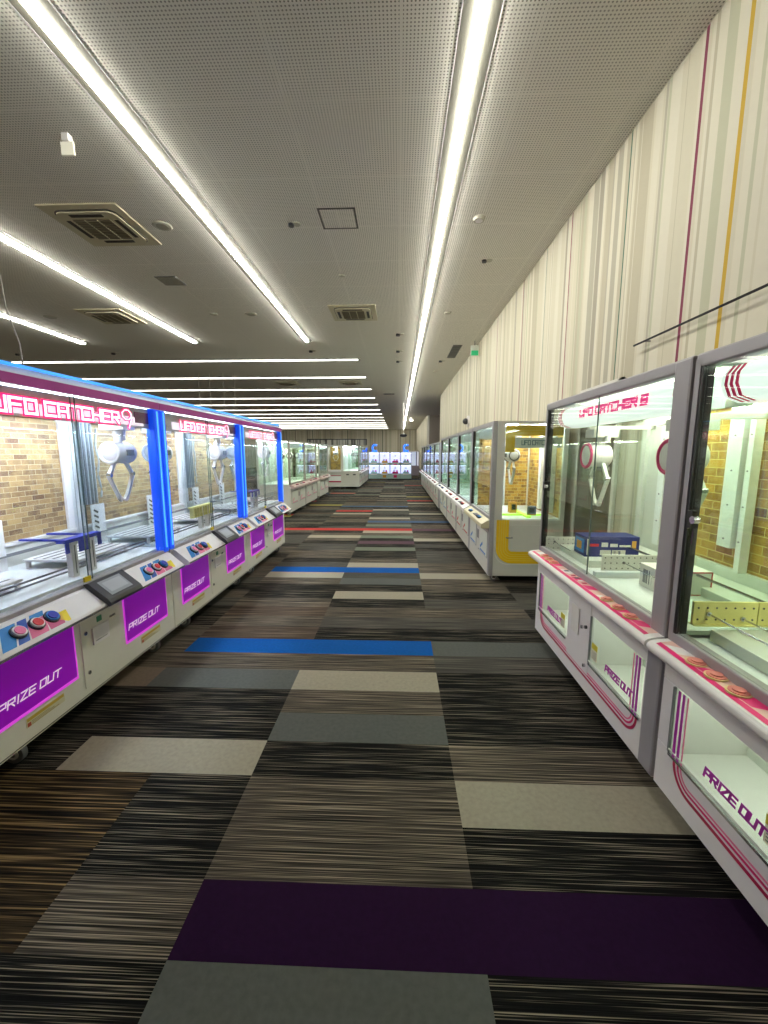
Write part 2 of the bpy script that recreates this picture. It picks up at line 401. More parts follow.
# ------------------------------------------------------------------ ceiling fittings
TRIM = mat('light_trough_trim', (84,82,73), 0.8); STRIPX = mat('ceiling_light_lens_dim', (255,255,255), 0.3, emit=(255,253,240), es=8.0)
def strip_light(x0, y0, x1, y1, label, group, w=0.066, band=0.27, drop=0.035, lens=None):
    lens = lens or STRIP
    o = empty('ceiling_light', ((x0+x1)/2, (y0+y1)/2, ZC)); tag(o, label, 'ceiling light', group)
    along_y = abs(y1-y0) > abs(x1-x0); h = abs(y1-y0 if along_y else x1-x0)/2
    a = MB(); b = MB()
    def bx(M, p, q0, q1, z0, z1, m):
        if along_y: M.box(q0, q1, -p, p, z0, z1, m)
        else: M.box(-p, p, q0, q1, z0, z1, m)
    bx(a, h+0.03, -band/2, band/2, -0.004, 0, TRIM)
    for q in (-band/2, band/2-0.008): bx(a, h+0.03, q, q+0.008, -0.0046, 0, WHITE)
    bx(b, h, -w/2, w/2, -drop, -0.004, lens)
    a.build('light_trough', o)
    b.build('light_lens', o)
    c = MB(); bx(c, 0.03, -w/2, w/2, -drop, -0.004, DGREY); e = c.build('end_cap', o)
    e.location = (0, h+0.03, 0) if along_y else (h+0.03, 0, 0)
strip_light(0.522, 2.3, 0.522, 50.5, 'long straight light strip running down the ceiling nearest the striped wall', None)
strip_light(-2.37, 2.3, -2.37, 10.95, 'light strip on the ceiling over the near edge of the left machine row', None)
strip_light(-5.29, 2.3, -5.29, 10.95, 'second light strip on the left, between the two ceiling air conditioners', None, w=0.08)
strip_light(-8.26, 2.3, -8.26, 10.95, 'leftmost short stretch of light strip above the blue lit canopy edge', None, w=0.08)
for i in range(13):
    y = 13.13 + 2.955*i
    strip_light(-15.4, y, -1.28, y, 'crosswise light strip, nearest of the crosswise ones, ending in mid ceiling' if i == 0 else
                'crosswise light strip, second nearest of the crosswise ones on the ceiling' if i == 1 else
                'crosswise light strip in the receding ladder of strips beyond the second', 'crosswise ceiling light strips' if i > 1 else None, w=0.10, band=0.24, drop=0.018, lens=STRIPX)
ACW = mat('air_conditioner_cream', (205,198,170), 0.5); ACD = mat('air_conditioner_slot', (60,56,48), 0.6); ACG = mat('air_conditioner_grille', (150,140,112), 0.6)
def cassette(x, y, s, label):
    o = empty('ceiling_air_conditioner', (x, y, ZC)); tag(o, label, 'air conditioner')
    a = MB(); h = s/2
    a.box(-h, h, -h, h, -0.02, 0, ACW)
    def rr(hh, rad, z0, z1, m):
        pts = []
        for cx, cy, a0 in ((hh-rad, hh-rad, 0), (-hh+rad, hh-rad, 90), (-hh+rad, -hh+rad, 180), (hh-rad, -hh+rad, 270)):
            for k in range(5):
                t = math.radians(a0+k*22.5); pts.append((cx+rad*math.cos(t), cy+rad*math.sin(t)))
        a.prism(pts, z0, z1, m, 'z')
    rr(h*0.80, h*0.22, -0.03, -0.018, ACD); rr(h*0.77, h*0.20, -0.045, -0.02, ACW)
    a.build('panel', o, 0.004)
    g = MB(); q = h*0.48; g.box(-q, q, -q, q, -0.050, -0.044, ACG)
    for k in range(12):
        yy = -q + (k+0.5)*2*q/12; g.box(-q, q, yy-q*0.025, yy+q*0.025, -0.056, -0.049, mat('air_conditioner_slat', (112,104,84), 0.6))
    for xx in (-q/3, q/3): g.box(xx-0.006, xx+0.006, -q, q, -0.058, -0.049, ACW)
    g.build('grille', o)
    f = MB(); r1 = h*0.62; l = h*0.42
    f.box(-l, l, -r1-0.03, -r1+0.02, -0.05, -0.044, ACD); f.build('louver', o)
    f = MB(); f.box(-l, l, r1-0.02, r1+0.03, -0.05, -0.044, ACD); f.build('louver', o)
    f = MB(); f.box(r1-0.02, r1+0.03, -l, l, -0.05, -0.044, ACD); f.build('louver', o)
    f = MB(); f.box(-r1-0.03, -r1+0.02, -l, l, -0.05, -0.044, ACD); f.build('louver', o)
cassette(-3.75, 5.52, 0.95, 'largest cream four-way ceiling air conditioner, left of the long light strip')
cassette(-6.05, 8.92, 0.93, 'cream ceiling air conditioner between the two left light strips')
cassette(-0.94, 8.88, 0.93, 'square ceiling air conditioner in mid ceiling beyond the access hatch')
for (x, y, lab) in ((-4.6, 17.3, 'distant ceiling air conditioner between crosswise strips, left one'), (-2.0, 17.3, 'distant ceiling air conditioner between crosswise strips, right one')):
    cassette(x, y, 0.9, lab)
mb = MB(); hx, hy, q = -0.757, 5.475, 0.225
for b in ((-q,q,-q,-q+.022),(-q,q,q-.022,q),(-q,-q+.022,-q,q),(q-.022,q,-q,q)): mb.box(b[0], b[1], b[2], b[3], -0.006, 0, mat('hatch_frame', (88,86,78), 0.5, 0.3))
mb.box(-q+.022, q-.022, -q+.022, q-.022, -0.004, 0, PERF)
tag(mb.build('ceiling_hatch', loc=(hx, hy, ZC)), 'square access hatch with a dark frame in the perforated ceiling', 'hatch')
def disc(name, x, y, r, h, m, label, cat, group=None, inner=None):
    mb = MB(); mb.cyl((0,0,-h), r*0.86, h, m, 'z', 20, r)
    if inner: mb.cyl((0,0,-h-0.004), r*0.6, 0.006, inner, 'z', 20)
    tag(mb.build(name, loc=(x, y, ZC)), label, cat, group)
CEILW = mat('ceiling_fitting_white', (188,185,170), 0.6)
disc('ceiling_speaker', -3.01, 5.55, 0.12, 0.012, CEILW, 'round flush speaker beside the largest ceiling air conditioner', 'speaker', inner=mat('speaker_mesh', (160,157,142), 0.7))
disc('smoke_detector', 0.965, 5.52, 0.075, 0.035, CEILW, 'round smoke detector right of the long light strip, nearest one', 'smoke detector', inner=WHITE)
disc('smoke_detector', 0.985, 8.91, 0.07, 0.03, CEILW, 'round smoke detector right of the long light strip, second one', 'smoke detector')
disc('smoke_detector', 1.26, 15.0, 0.08, 0.03, CEILW, 'round smoke detector on the ceiling past the dark slot vent', 'smoke detector')
disc('ceiling_speaker', -3.08, 8.89, 0.12, 0.01, CEILW, 'round flush speaker by the far end of the left light strip', 'speaker', inner=mat('speaker_mesh', (160,157,142), 0.7))
disc('ceiling_speaker', -3.85, 8.86, 0.08, 0.01, CEILW, 'small round ceiling plate left of the strip end speaker', 'ceiling plate')
disc('ceiling_speaker', -7.4, 8.92, 0.12, 0.01, CEILW, 'round flush plate left of the second air conditioner', 'ceiling plate')
disc('ceiling_plate', -0.94, 7.1, 0.05, 0.01, CEILW, 'small round plate between hatch and mid ceiling air conditioner', 'ceiling plate')
def sprink(x, y, label, s=1.0):
    o = empty('ceiling_sensor', (x, y, ZC)); tag(o, label, 'sensor')
    a = MB(); a.cyl((0,0,-0.03*s), 0.035*s, 0.03*s, DGREY, 'z', 12); a.build('sensor_head', o)
    a = MB(); a.cyl((0.07,0,-0.01), 0.05*s, 0.01, CEILW, 'z', 14); a.build('sensor_plate', o)
sprink(1.26, 6.65, 'small dark ceiling sensor between the strip and the striped wall, nearest')
sprink(-1.37, 5.57, 'small ceiling sensor left of the access hatch')
for (x, y, lab) in ((-0.04, 10.44, 'dark ceiling sensor just left of the long strip, nearest of three in line'), (-0.045, 12.1, 'dark ceiling sensor left of the long strip, middle of three in line'), (-0.05, 13.4, 'dark ceiling sensor left of the long strip, farthest of three in line'),
                  (-8.24, 12.05, 'dark sensor before the first crosswise strip, above the magenta lit sign'), (-11.1, 12.06, 'dark sensor before the first crosswise strip, far left'),
                  (-2.5, 12.0, 'dark sensor just past the end of the long left strip'), (1.28, 13.4, 'dark ceiling sensor beyond the slot vent near the striped wall')):
    sprink(x, y, lab, 1.5)
def vent(x, y, w, d, label, gm=None):
    gm = gm or DGREY
    o = empty('ceiling_vent', (x, y, ZC)); tag(o, label, 'vent')
    a = MB(); a.box(-w/2-.015, w/2+.015, -d/2-.015, d/2+.015, -0.008, 0, MGREY); a.build('vent_frame', o)
    a = MB(); a.box(-w/2, w/2, -d/2, d/2, -0.01, -0.006, HOLE)
    n = 8
    for k in range(n): a.box(-w/2, w/2, -d/2+(k+.35)*d/n, -d/2+(k+.65)*d/n, -0.016, -0.008, gm)
    a.build('vent_grille', o)
vent(1.55, 12.25, 0.22, 1.45, 'long dark slot vent between light strip and striped wall')
vent(-3.83, 7.2, 0.33, 0.33, 'small square grey vent between the left ceiling light strips', CEILW)
vent(-0.5, 20.6, 0.5, 0.25, 'distant dark slot vent left of the long light strip')
# exit lamp hanging (small square white box near the first strip)
o = empty('emergency_sign', (-3.02, 4.05, ZC)); tag(o, 'small white square sign box hanging under ceiling left of the long strip', 'sign')
mb = MB(); mb.box(-0.03, 0.03, -0.03, 0.03, -0.06, 0, WHITE); mb.build('bracket', o)
mb = MB(); mb.box(-0.06, 0.06, -0.010, 0.010, -0.17, -0.06, mat('sign_white', (235,232,215), 0.4, emit=(235,232,215), es=0.15)); mb.build('sign_plate', o, 0.004)
# green exit sign on the right wall under the ceiling
o = empty('exit_sign', (1.93, 11.1, 4.33)); tag(o, 'small green and white exit sign high beside the striped wall', 'sign')
mb = MB(); mb.box(-0.1, 0.1, -0.03, 0.03, -0.26, 0, mat('exit_sign_case', (215,220,210), 0.4)); mb.build('case', o, 0.004)
mb = MB(); mb.box(-0.09, 0.09, -0.036, -0.028, -0.25, -0.13, mat('exit_green', (40,140,90), 0.4, emit=(50,170,110), es=0.5)); mb.build('sign_face', o)
mb = MB(); mb.box(-0.01, 0.01, -0.01, 0.01, 0.0, 0.12, MGREY); mb.build('bracket', o)
# wall sconce camera
o = empty('security_camera', (XW, 12.5, 2.53)); tag(o, 'round security camera on the striped wall above the right machine row', 'camera')
mb = MB(); mb.cyl((-0.05,0,0), 0.16, 0.05, WHITE, 'x', 20); mb.build('mount', o)
mb = MB(); mb.ball((-0.10,0,0), 0.09, 0.10, 0.09, DGREY); mb.build('dome', o)
o = empty('security_camera', (0.25, 24.0, ZC)); tag(o, 'dark dome camera hung on a rod before the far wall', 'camera')
mb = MB(); mb.tube([(0,0,0),(0,0,-1.8)], 0.02, PALE); mb.build('rod', o)
mb = MB(); mb.ball((0,0,-1.85), 0.22, 0.22, 0.1, DGREY); mb.build('dome', o)
o = empty('spotlight', (1.0, 34.5, ZC)); tag(o, 'bright round spotlight on the far ceiling right of the long strip', 'spotlight')
mb = MB(); mb.cyl((0,0,-0.16), 0.14, 0.16, WHITE, 'z', 16); mb.build('housing', o)
mb = MB(); mb.ball((0,0,-0.18), 0.14, 0.14, 0.07, mat('spot_lens', (255,250,225), 0.3, emit=(255,245,215), es=12)); mb.build('lens', o)
# handrail like rods on the right wall
def wall_rod(y0, y1, z, label):
    o = empty('wall_rod', (XW, (y0+y1)/2, z)); tag(o, label, 'rail'); h = (y1-y0)/2
    mb = MB(); mb.tube([(-0.05,-h,0),(-0.05,h,0)], 0.008, DGREY, 10); mb.build('rod', o)
    n = max(2, int((y1-y0)/1.2))
    for k in range(n):
        yy = -h+0.15+(2*h-0.3)*k/(n-1)
        mb = MB(); mb.cyl((-0.05, yy, 0), 0.007, 0.05, MGREY, 'x', 8); mb.build('bracket', o)
wall_rod(0.3, 3.78, 2.515, 'thin dark rod fixed along the striped wall above the nearest pink machines')
wall_rod(9.9, 14.9, 2.27, 'thin dark rod on the striped wall above the yellow-trimmed machine row')
# hanging wire at left
mb = MB(); pts = [(-2.36, 2.38, ZC), (-2.34, 2.40, 3.4), (-2.30, 2.44, 2.72), (-2.31, 2.47, 2.45), (-2.28, 2.50, 2.25), (-2.30, 2.53, 2.04)]
mb.tube(pts, 0.004, mat('white_cable', (215,210,205), 0.5)); tag(mb.build('power_cable'), 'thin white cable hanging from the ceiling to the left machine row', 'cable')
for i, (x, yy) in enumerate(((-7.3, 15.2), (-6.9, 15.2), (-6.4, 15.2), (-6.0, 15.2))):
    mb = MB(); mb.tube([(x, yy, ZC), (x+0.01, yy, 3.0), (x, yy, 2.05)], 0.008, mat('white_cable', (215,210,205), 0.5))
    tag(mb.build('power_cable'), 'faint pale cable hanging in a bundle behind the left machine row', 'cable', 'hanging cables behind the left row')

# ------------------------------------------------------------------ crane claws
def claw_unit(root, x, y, zt, zb, style):
    """carriage, shaft, round body with two folding arms; zt = rail height, zb = body centre"""
    acc = {'ufo': WHITE, 'pink': PINK, 'far': DGREY}[style]
    big = 1.25 if style == 'pink' else 1.15
    a = MB(); a.box(x-0.07, x+0.07, y-0.09, y+0.09, zt-0.06, zt, PALE)
    a.cyl((x, y, zb+0.05), 0.028, zt-zb-0.08, WHITE, 'z', 14); a.cyl((x, y, zb+0.12), 0.034, 0.05, PALE, 'z', 14)
    for k in range(14):   # coiled cable
        zz = zb+0.10+k*(zt-zb-0.15)/14; a.torus((x+0.07, y+0.01, zz), 0.017, 0.004, WHITE, 'z', 10, 5)
    c = a.build('claw_unit', root)
    b = MB()
    if style == 'pink':
        b.cyl((x, y-0.075*big, zb), 0.066*big, 0.11*big, WHITE, 'y', 24); b.ball((x, y-0.075*big, zb), 0.08*big, 0.02, 0.08*big, WHITE); b.ball((x, y+0.035*big, zb), 0.066*big, 0.03, 0.066*big, WHITE)
        b.torus((x, y-0.082*big, zb), 0.068*big, 0.010*big, acc, 'y', 28); b.box(x-0.04, x+0.04, y+0.0, y+0.06, zb-0.11, zb-0.08, MGREY)
    else:
        b.cyl((x-0.075*big, y, zb), 0.068*big, 0.15*big, WHITE, 'x', 20)
        b.ball((x+0.075*big, y, zb), 0.035, 0.068*big, 0.068*big, WHITE); b.ball((x-0.075*big, y, zb), 0.035, 0.068*big, 0.068*big, WHITE)
        b.torus((x+0.09*big, y, zb), 0.05*big, 0.008*big, acc, 'x'); b.torus((x-0.09*big, y, zb), 0.062*big, 0.012*big, acc, 'x')
        b.box(x-0.03, x+0.05, y-0.074*big, y-0.066*big, zb-0.02, zb+0.025, MGREY)
    b.build('claw_body', c)
    for s in (-1, 1):
        m = MB(); L = 1.15 if style == 'pink' else 1.1
        P = [(x+s*0.05, zb-0.055), (x+s*0.125, zb-0.14*L), (x+s*0.135, zb-0.155*L), (x+s*0.045, zb-0.30*L), (x+s*0.02, zb-0.325*L)]
        for q, w in ((0, .022), (2, .02), (3, .03)):
            m.bar((P[q][0], y-0.012, P[q][1]), (P[q+1][0], y-0.012, P[q+1][1]), w, 0.024, (0,1,0), WHITE if style != 'pink' else BEDG)
        m.cyl((P[1][0]+s*0.004, y-0.016, P[1][1]-0.008), 0.015, 0.032, CHROME, 'y', 10)
        m.build('claw_arm', c)

def caster(root, x, y, r, top):
    a = MB(); a.cyl((x-0.016, y, r), r, 0.032, MGREY, 'x', 20); a.cyl((x-0.019, y, r), r*0.6, 0.038, PALE, 'x', 16); a.cyl((x-0.022, y, r), r*0.2, 0.044, CHROME, 'x', 8)
    a.box(x-0.03, x-0.022, y-0.02, y+0.02, r-0.01, top, CHROME); a.box(x+0.022, x+0.03, y-0.02, y+0.02, r-0.01, top, CHROME); a.box(x-0.035, x+0.035, y-0.035, y+0.035, top-0.012, top, CHROME)
    a.build('caster', root)

def rounded_path(x0, x1, zt, zb, r, y, n=8, zt2=None):
    """open path: down at x0, round the corner, along zb, round, up at x1"""
    P = [(x0, y, zt), (x0, y, zb+r)]
    for k in range(1, n+1):
        t = PI + k*PI/2/n; P.append((x0+r+r*math.cos(t), y, zb+r+r*math.sin(t)))
    P.append((x1-r, y, zb))
    for k in range(1, n+1):
        t = -PI/2 + k*PI/2/n; P.append((x1-r+r*math.cos(t), y, zb+r+r*math.sin(t)))
    P.append((x1, y, zt if zt2 is None else zt2)); return P

# ------------------------------------------------------------------ left machines
def ufo_machine():
    W = 0.845; D = 0.80; b = 0.12; zb = 0.82; H = 2.0
    R = empty('crane_game')
    # body with door openings left as frame
    m = MB(); m.box(-W, W, 0.0, D, b, 0.64, WARMW); m.box(-W, W, 0.02, D, 0.64, 0.80, WARMW); m.box(-W, W, 0.0, 0.06, 0.775, zb, GREY)
    m.build('body', R, 0.006)
    m = MB(); m.box(-W+0.02, W-0.02, -0.003, 0.0, b+0.012, b+0.016, HOLE); m.build('plinth_seam', R)
    for x0 in (-0.71, 0.235):
        x1 = x0+0.49
        d = MB(); d.box(x0-0.004, x1+0.016, -0.010, 0.0, 0.280, 0.620, MAGRIM); f = d.build('prize_door_frame', R, 0.003)
        d = MB(); d.box(x0, x1, -0.016, -0.008, 0.302, 0.618, MAG); f2 = d.build('prize_door', R, 0.003)
        l = MB(); lettering(l, 'PRIZE OUT', (x0+0.015, -0.0165, 0.375), (1,0,0), (0,0,1), 0.038, 0.37, 0.0065, LETW, 0.001, 0.25); l.build('door_lettering', f2)
        c = MB(); c.box(x0+0.16, x0+0.40, -0.0025, 0.0, 0.205, 0.255, mat('caution_cream', (222,215,180), 0.5)); c.box(x0+0.165, x0+0.395, -0.0032, 0.0, 0.235, 0.252, mat('caution_ochre', (205,175,70), 0.5))
        for k in range(3): c.box(x0+0.19, x0+0.36-0.03*k, -0.0032, 0.0, 0.209+0.008*k, 0.212+0.008*k, mat('caution_text', (160,140,90), 0.5))
        c.box(x0+0.165, x0+0.185, -0.0034, 0, 0.207, 0.228, mat('caution_red', (190,90,60), 0.5))
        c.build('caution_label', R)
    c = MB(); c.box(-0.155, 0.175, -0.006, 0.0, 0.18, 0.618, WARMW); dd = c.build('coin_door', R, 0.003)
    for zz in (0.52, 0.27):
        c = MB(); c.cyl((-0.12,-0.012,zz), 0.012, 0.008, CHROME, 'y', 12); c.build('lock', dd)
    c = MB(); c.box(0.09,0.14,-0.012,-0.006,0.535,0.548,CHROME); c.build('door_latch', dd)
    c = MB(); c.box(-0.07, 0.07, -0.016, -0.006, 0.42, 0.53, WHITE); c.box(-0.05, 0.05, -0.018, -0.015, 0.44, 0.444, MGREY); c.build('coin_return', dd, 0.003)
    c = MB(); c.box(-0.02, 0.02, -0.010, -0.006, 0.55, 0.585, mat('jade_slot', (70,150,110), 0.5)); c.build('coin_slot', dd)
    # console
    PF = [(0.02, 0.80), (-0.02, 0.79), (-0.125, 0.70), (-0.135, 0.685), (-0.13, 0.668), (0.0, 0.640), (0.02, 0.640)]
    m = MB(); m.prism(PF, -0.80, 0.815, WHITE, 'x'); con = m.build('console', R, 0.004)
    m = MB(); m.box(-0.80, 0.815, -0.139, -0.133, 0.674, 0.687, CHROME); m.build('edge_trim', con)
    # decals on the sloped face: slope from (-0.02,.79) to (-0.125,.70)
    def sl(x, t, off=0.001):
        y = -0.02-0.105*t; z = 0.79-0.09*t; return (x, y-0.65*off, z+0.76*off)
    def decal(M, pts, m_, off=0.0012): M.add([sl(x, t, off) for x, t in pts], [tuple(range(len(pts)))], m_)
    for cx in (-0.51, 0.54):
        m = MB()
        decal(m, [(cx-0.22,.95),(cx-0.15,.95),(cx-0.06,.1),(cx-0.14,.1)], CYP); decal(m, [(cx-0.14,.95),(cx-0.08,.95),(cx+0.0,.1),(cx-0.05,.1)], mat('cobalt_print', (40,90,190), 0.4))
        decal(m, [(cx-0.07,.95),(cx+0.03,.95),(cx+0.08,.3),(cx-0.02,.3)], LPINK); decal(m, [(cx+0.04,.95),(cx+0.13,.95),(cx+0.16,.55),(cx+0.06,.55)], mat('rose_print', (215,100,150), 0.4))
        decal(m, [(cx+0.08,.45),(cx+0.20,.45),(cx+0.17,.95),(cx+0.15,.95)], YEL); decal(m, [(cx+0.02,.08),(cx+0.10,.08),(cx+0.08,.28),(cx+0.0,.28)], CYP)
        m.build('console_print', con)
    sn = Vector((0, -0.65, 0.76))
    for cx in (-0.60, -0.50, -0.41, 0.43, 0.53, 0.62):
        p = Vector(sl(cx, 0.5, 0.0)); m = MB()
        for r, h, mm in ((0.038, 0.010, DGREY), (0.031, 0.018, WHITE if cx in (-0.60,-0.50,0.43,0.53) else CYP), (0.024, 0.022, LPINK if cx in (-0.60, 0.43) else BLUE if cx in (-0.41, 0.62) else RED)):
            vs = []
            u = Vector((1,0,0)); w = sn.cross(u)
            for hh in (0, h):
                for k in range(18):
                    a = 2*PI*k/18; vs.append(p+sn*hh+u*r*math.cos(a)+w*r*math.sin(a))
            m.add(vs, [tuple(range(18,36))]+[(k,(k+1)%18,18+(k+1)%18,18+k) for k in range(18)], mm)
        m.build('button', con)
    # payment reader
    m = MB(); PR = [(-0.00, 0.815), (-0.03, 0.822), (-0.15, 0.725), (-0.165, 0.70), (-0.155, 0.68), (-0.02, 0.785)]
    m.prism(PR, -0.09, 0.22, DGREY, 'x')
    rd = m.build('card_reader', con, 0.006)
    m = MB(); m.add([(-0.04,-0.0475,0.8125),(0.16,-0.0475,0.8125),(0.16,-0.138,0.7375),(-0.04,-0.138,0.7375)], [(0,3,2,1)], mat('reader_screen', (150,155,160), 0.3))
    m.add([(-0.02,-0.062,0.8035),(0.14,-0.062,0.8035),(0.14,-0.124,0.7525),(-0.02,-0.124,0.7525)], [(0,3,2,1)], mat('reader_grey', (176,180,186), 0.3)); m.build('screen', rd)
    # led posts
    for s in (-1, 1):
        m = MB(); m.box(s*W-0.0 if s < 0 else W-0.075, -W+0.075 if s < 0 else W, -0.004, 0.07, 0.80, 1.935, BLUEE); p = m.build('led_post', R, 0.012)
        m = MB(); xx = s*(W-0.038); m.box(xx-0.008, xx+0.008, -0.009, -0.003, 0.84, 1.92, CYANE); m.build('led_core', p)
    for s in (-1, 1):
        m = MB(); m.box(s*(W-0.02)-0.02, s*(W-0.02)+0.02, D-0.05, D, 0.80, 1.94, WHITE); m.build('rear_post', R)
    # canopy
    PC = [(0.0, 1.935), (0.0, 1.99), (0.06, 2.035), (D, 2.035), (D, 1.935)]
    m = MB(); m.prism(PC, -W, W, LILAC, 'x'); can = m.build('canopy', R)
    m = MB(); m.box(-W, W, -0.004, 0.0, 1.938, 1.988, MAGBAND); m.build('canopy_band', can)
    m = MB(); m.tube([(-W, 0.045, 2.04), (W, 0.045, 2.04)], 0.009, CYANE); m.build('led_line', can)
    m = MB(); m.box(-0.80, 0.80, 0.12, 0.16, 1.905, 1.93, TUBEB); m.build('lamp', can)
    m = MB(); m.box(-0.80, 0.80, 0.40, 0.43, 1.915, 1.93, TUBEC); m.build('lamp', can)
    # title
    m = MB(); m.box(-0.78, 0.78, 0.045, 0.05, 1.785, 1.93, mat('sign_frost', (205,200,212), 0.35)); m.box(-0.60, 0.70, 0.040, 0.046, 1.80, 1.86, mat('sign_lit_white', (250,235,248), 0.4, emit=(250,235,250), es=0.7))
    m.box(0.60, 0.76, 0.038, 0.046, 1.82, 1.90, mat('sign_plum', (110,30,90), 0.4)); ti = m.build('title_board', R)
    m = MB(); lettering(m, 'UFO CATCHER', (-0.47, 0.038, 1.805), (1,0,0), (0,0,1), 0.070, 0.91, 0.032, PINKE, 0.003)
    lettering(m, '9', (0.455, 0.038, 1.803), (1,0,0), (0,0,1), 0.085, 0.13, 0.022, PINKE, 0.003)
    lettering(m, 'UFO CATCHER', (-0.47, 0.035, 1.805), (1,0,0), (0,0,1), 0.070, 0.91, 0.014, WHITEE, 0.002)
    lettering(m, '9', (0.455, 0.035, 1.803), (1,0,0), (0,0,1), 0.085, 0.13, 0.008, WHITEE, 0.002)
    m.build('title_lettering', ti)
    # glass
    for x0, x1, y in ((-0.77, 0.02, 0.020), (0.0, 0.77, 0.030)):
        m = MB(); m.box(x0, x1, y, y+0.005, zb, 1.94, GL_L); g = m.build('front_pane', R)
        m = MB(); e = x1 if x0 < -0.5 else x0; m.box(e-0.0015, e+0.0015, y-0.001, y+0.006, zb, 1.94, mat('pane_edge', (110,125,122), 0.2)); m.build('pane_edge', g)
    m = MB(); m.box(-0.06, -0.01, 0.008, 0.02, zb, zb+0.03, YEL); m.build('pane_stop', R)
    for s in (-1, 1):
        m = MB(); xx = s*(W-0.03); m.box(xx-0.002, xx+0.003, 0.075, D-0.05, zb, 1.94, GL_L); m.build('side_pane', R)
    # back
    m = MB(); m.box(-W+0.045, W-0.045, D-0.03, D-0.02, 0.80, 1.94, BRICKL); bp = m.build('brick_panel', R)
    m = MB()
    m.box(-W+0.04, W-0.04, D-0.06, D-0.028, 0.82, 0.985, PALE); m.box(-W+0.04, -W+0.09, D-0.05, D-0.028, 0.985, 1.94, WHITE); m.box(W-0.09, W-0.04, D-0.05, D-0.028, 0.985, 1.94, WHITE)
    m.box(-W+0.04, W-0.04, D-0.07, D-0.028, 0.975, 0.995, WHITE); m.build('panel_frame', R)
    # playfield
    m = MB(); m.box(-W+0.02, W-0.02, 0.06, D-0.06, 0.80, 0.835, BEDW); m.build('playfield', R)
    for cx in (-0.50, 0.42):
        m = MB(); m.box(cx-0.26, cx+0.26, 0.22, 0.60, 0.885, 0.90, WHITE)
        for k in range(5): m.box(cx-0.24, cx+0.24, 0.27+0.065*k, 0.285+0.065*k, 0.899, 0.903, MGREY)
        for sx_ in (-0.24, 0.24):
            for sy_ in (0.24, 0.58): m.box(cx+sx_-0.01, cx+sx_+0.01, sy_-0.01, sy_+0.01, 0.835, 0.886, WHITE)
        m.build('prize_shelf', R, 0.002)
    for y, z in ((0.16, 0.895), (0.175, 0.865), (0.66, 0.93), (0.70, 0.93)):
        m = MB(); m.tube([(-W+0.05, y, z), (W-0.05, y, z)], 0.006, MGREY); m.build('field_rod', R)
    # white divider brackets with slots
    for cx in (-0.72, 0.05):
        m = MB(); m.box(cx-0.075, cx+0.075, D-0.13, D-0.12, 0.835, 1.17, WHITE)
        for k in range(6): m.bar((cx-0.055, D-0.132, 0.90+0.045*k), (cx-0.01, D-0.132, 0.875+0.045*k), 0.016, 0.003, (0,-1,0), HOLE)
        m.build('slotted_bracket', R)
    # lift column at the left rear and gantry
    m = MB(); m.box(-0.785, -0.655, D-0.09, D-0.055, 1.17, 1.90, RAIL)
    for xx in (-0.765, -0.72, -0.68): m.box(xx-0.010, xx+0.010, D-0.094, D-0.088, 1.17, 1.88, mat('rail_slot', (95,100,108), 0.4, 0.4))
    m.build('lift_column', R)
    m = MB(); m.tube([(-0.63+0.012*math.sin(k*1.1), D-0.10, 1.22+k*0.045) for k in range(14)], 0.008, mat('grey_hose', (185,190,195), 0.5)); m.build('hose', R)
    for y in (0.14, 0.66):
        m = MB(); m.box(-W+0.05, W-0.05, y-0.015, y+0.015, 1.86, 1.895, PALE); m.build('gantry_rail', R)
    for x in (-0.53, 0.66):
        m = MB(); m.box(x-0.02, x+0.02, 0.10, 0.68, 1.83, 1.858, PALE); m.build('cross_rail', R)
        claw_unit(R, x, 0.22, 1.83, 1.60, 'ufo')
    for x in (-0.53, 0.68):
        for y in (0.10, D-0.1): caster(R, x, y, 0.055, b)
    return R

UX = -1.895
u0 = ufo_machine()
UL = ['nearest claw machine of the left blue-lit row, cut by the photo edge',
      'middle claw machine of the left blue-lit row, with a yellow comb inside', 'farthest claw machine of the left blue-lit row, at the row end']
for i in range(3):
    o = u0 if i == 0 else copy_tree(u0)
    o.location = (UX, 2.40+1.70*i, 0); o.rotation_euler = (0, 0, PI/2)
    tag(o, UL[i], 'claw machine', 'blue-lit claw machines on the left')
# prize stands inside (local: width, depth, lift) placed in world
def prize_stand(x, y, kind, label):
    o = empty('prize_stand', (x, y, 0.835)); tag(o, label, 'prize stand', None)
    for s in (-0.075, 0.075):
        m = MB(); m.box(-0.02, 0.02, s-0.022, s+0.022, 0, 0.22, WHITE); m.box(0.0205, 0.022, s-0.004, s+0.004, 0.02, 0.2, MGREY); m.build('post', o, 0.003)
    m = MB()
    if kind == 'blue':
        m.box(-0.03, 0.03, -0.15, 0.15, 0.222, 0.245, BLUE); m.box(0.022, 0.03, -0.15, -0.12, 0.16, 0.222, BLUE); m.box(0.022, 0.03, 0.12, 0.15, 0.16, 0.222, BLUE)
        m.box(0.022, 0.03, -0.045, 0.045, 0.15, 0.222, BLUE); m.box(-0.30, 0.0, 0.09, 0.11, 0.228, 0.24, BLUE); m.box(-0.30, 0.0, -0.11, -0.09, 0.228, 0.24, BLUE)
    else:
        m.box(-0.02, 0.03, -0.28, 0.14, 0.222, 0.24, PYEL)
        for k in range(8): m.box(-0.01, 0.03, -0.27+0.055*k, -0.25+0.055*k, 0.13, 0.222, PYEL)
    m.build('bracket', o, 0.002)
prize_stand(-2.03, 2.49, 'blue', 'blue bracket on two white posts inside the nearest left machine')
prize_stand(-2.03, 4.16, 'comb', 'pale yellow comb on two white posts inside the middle left machine')
prize_stand(-2.05, 5.72, 'blue', 'blue bracket on two white posts inside the farthest left machine')
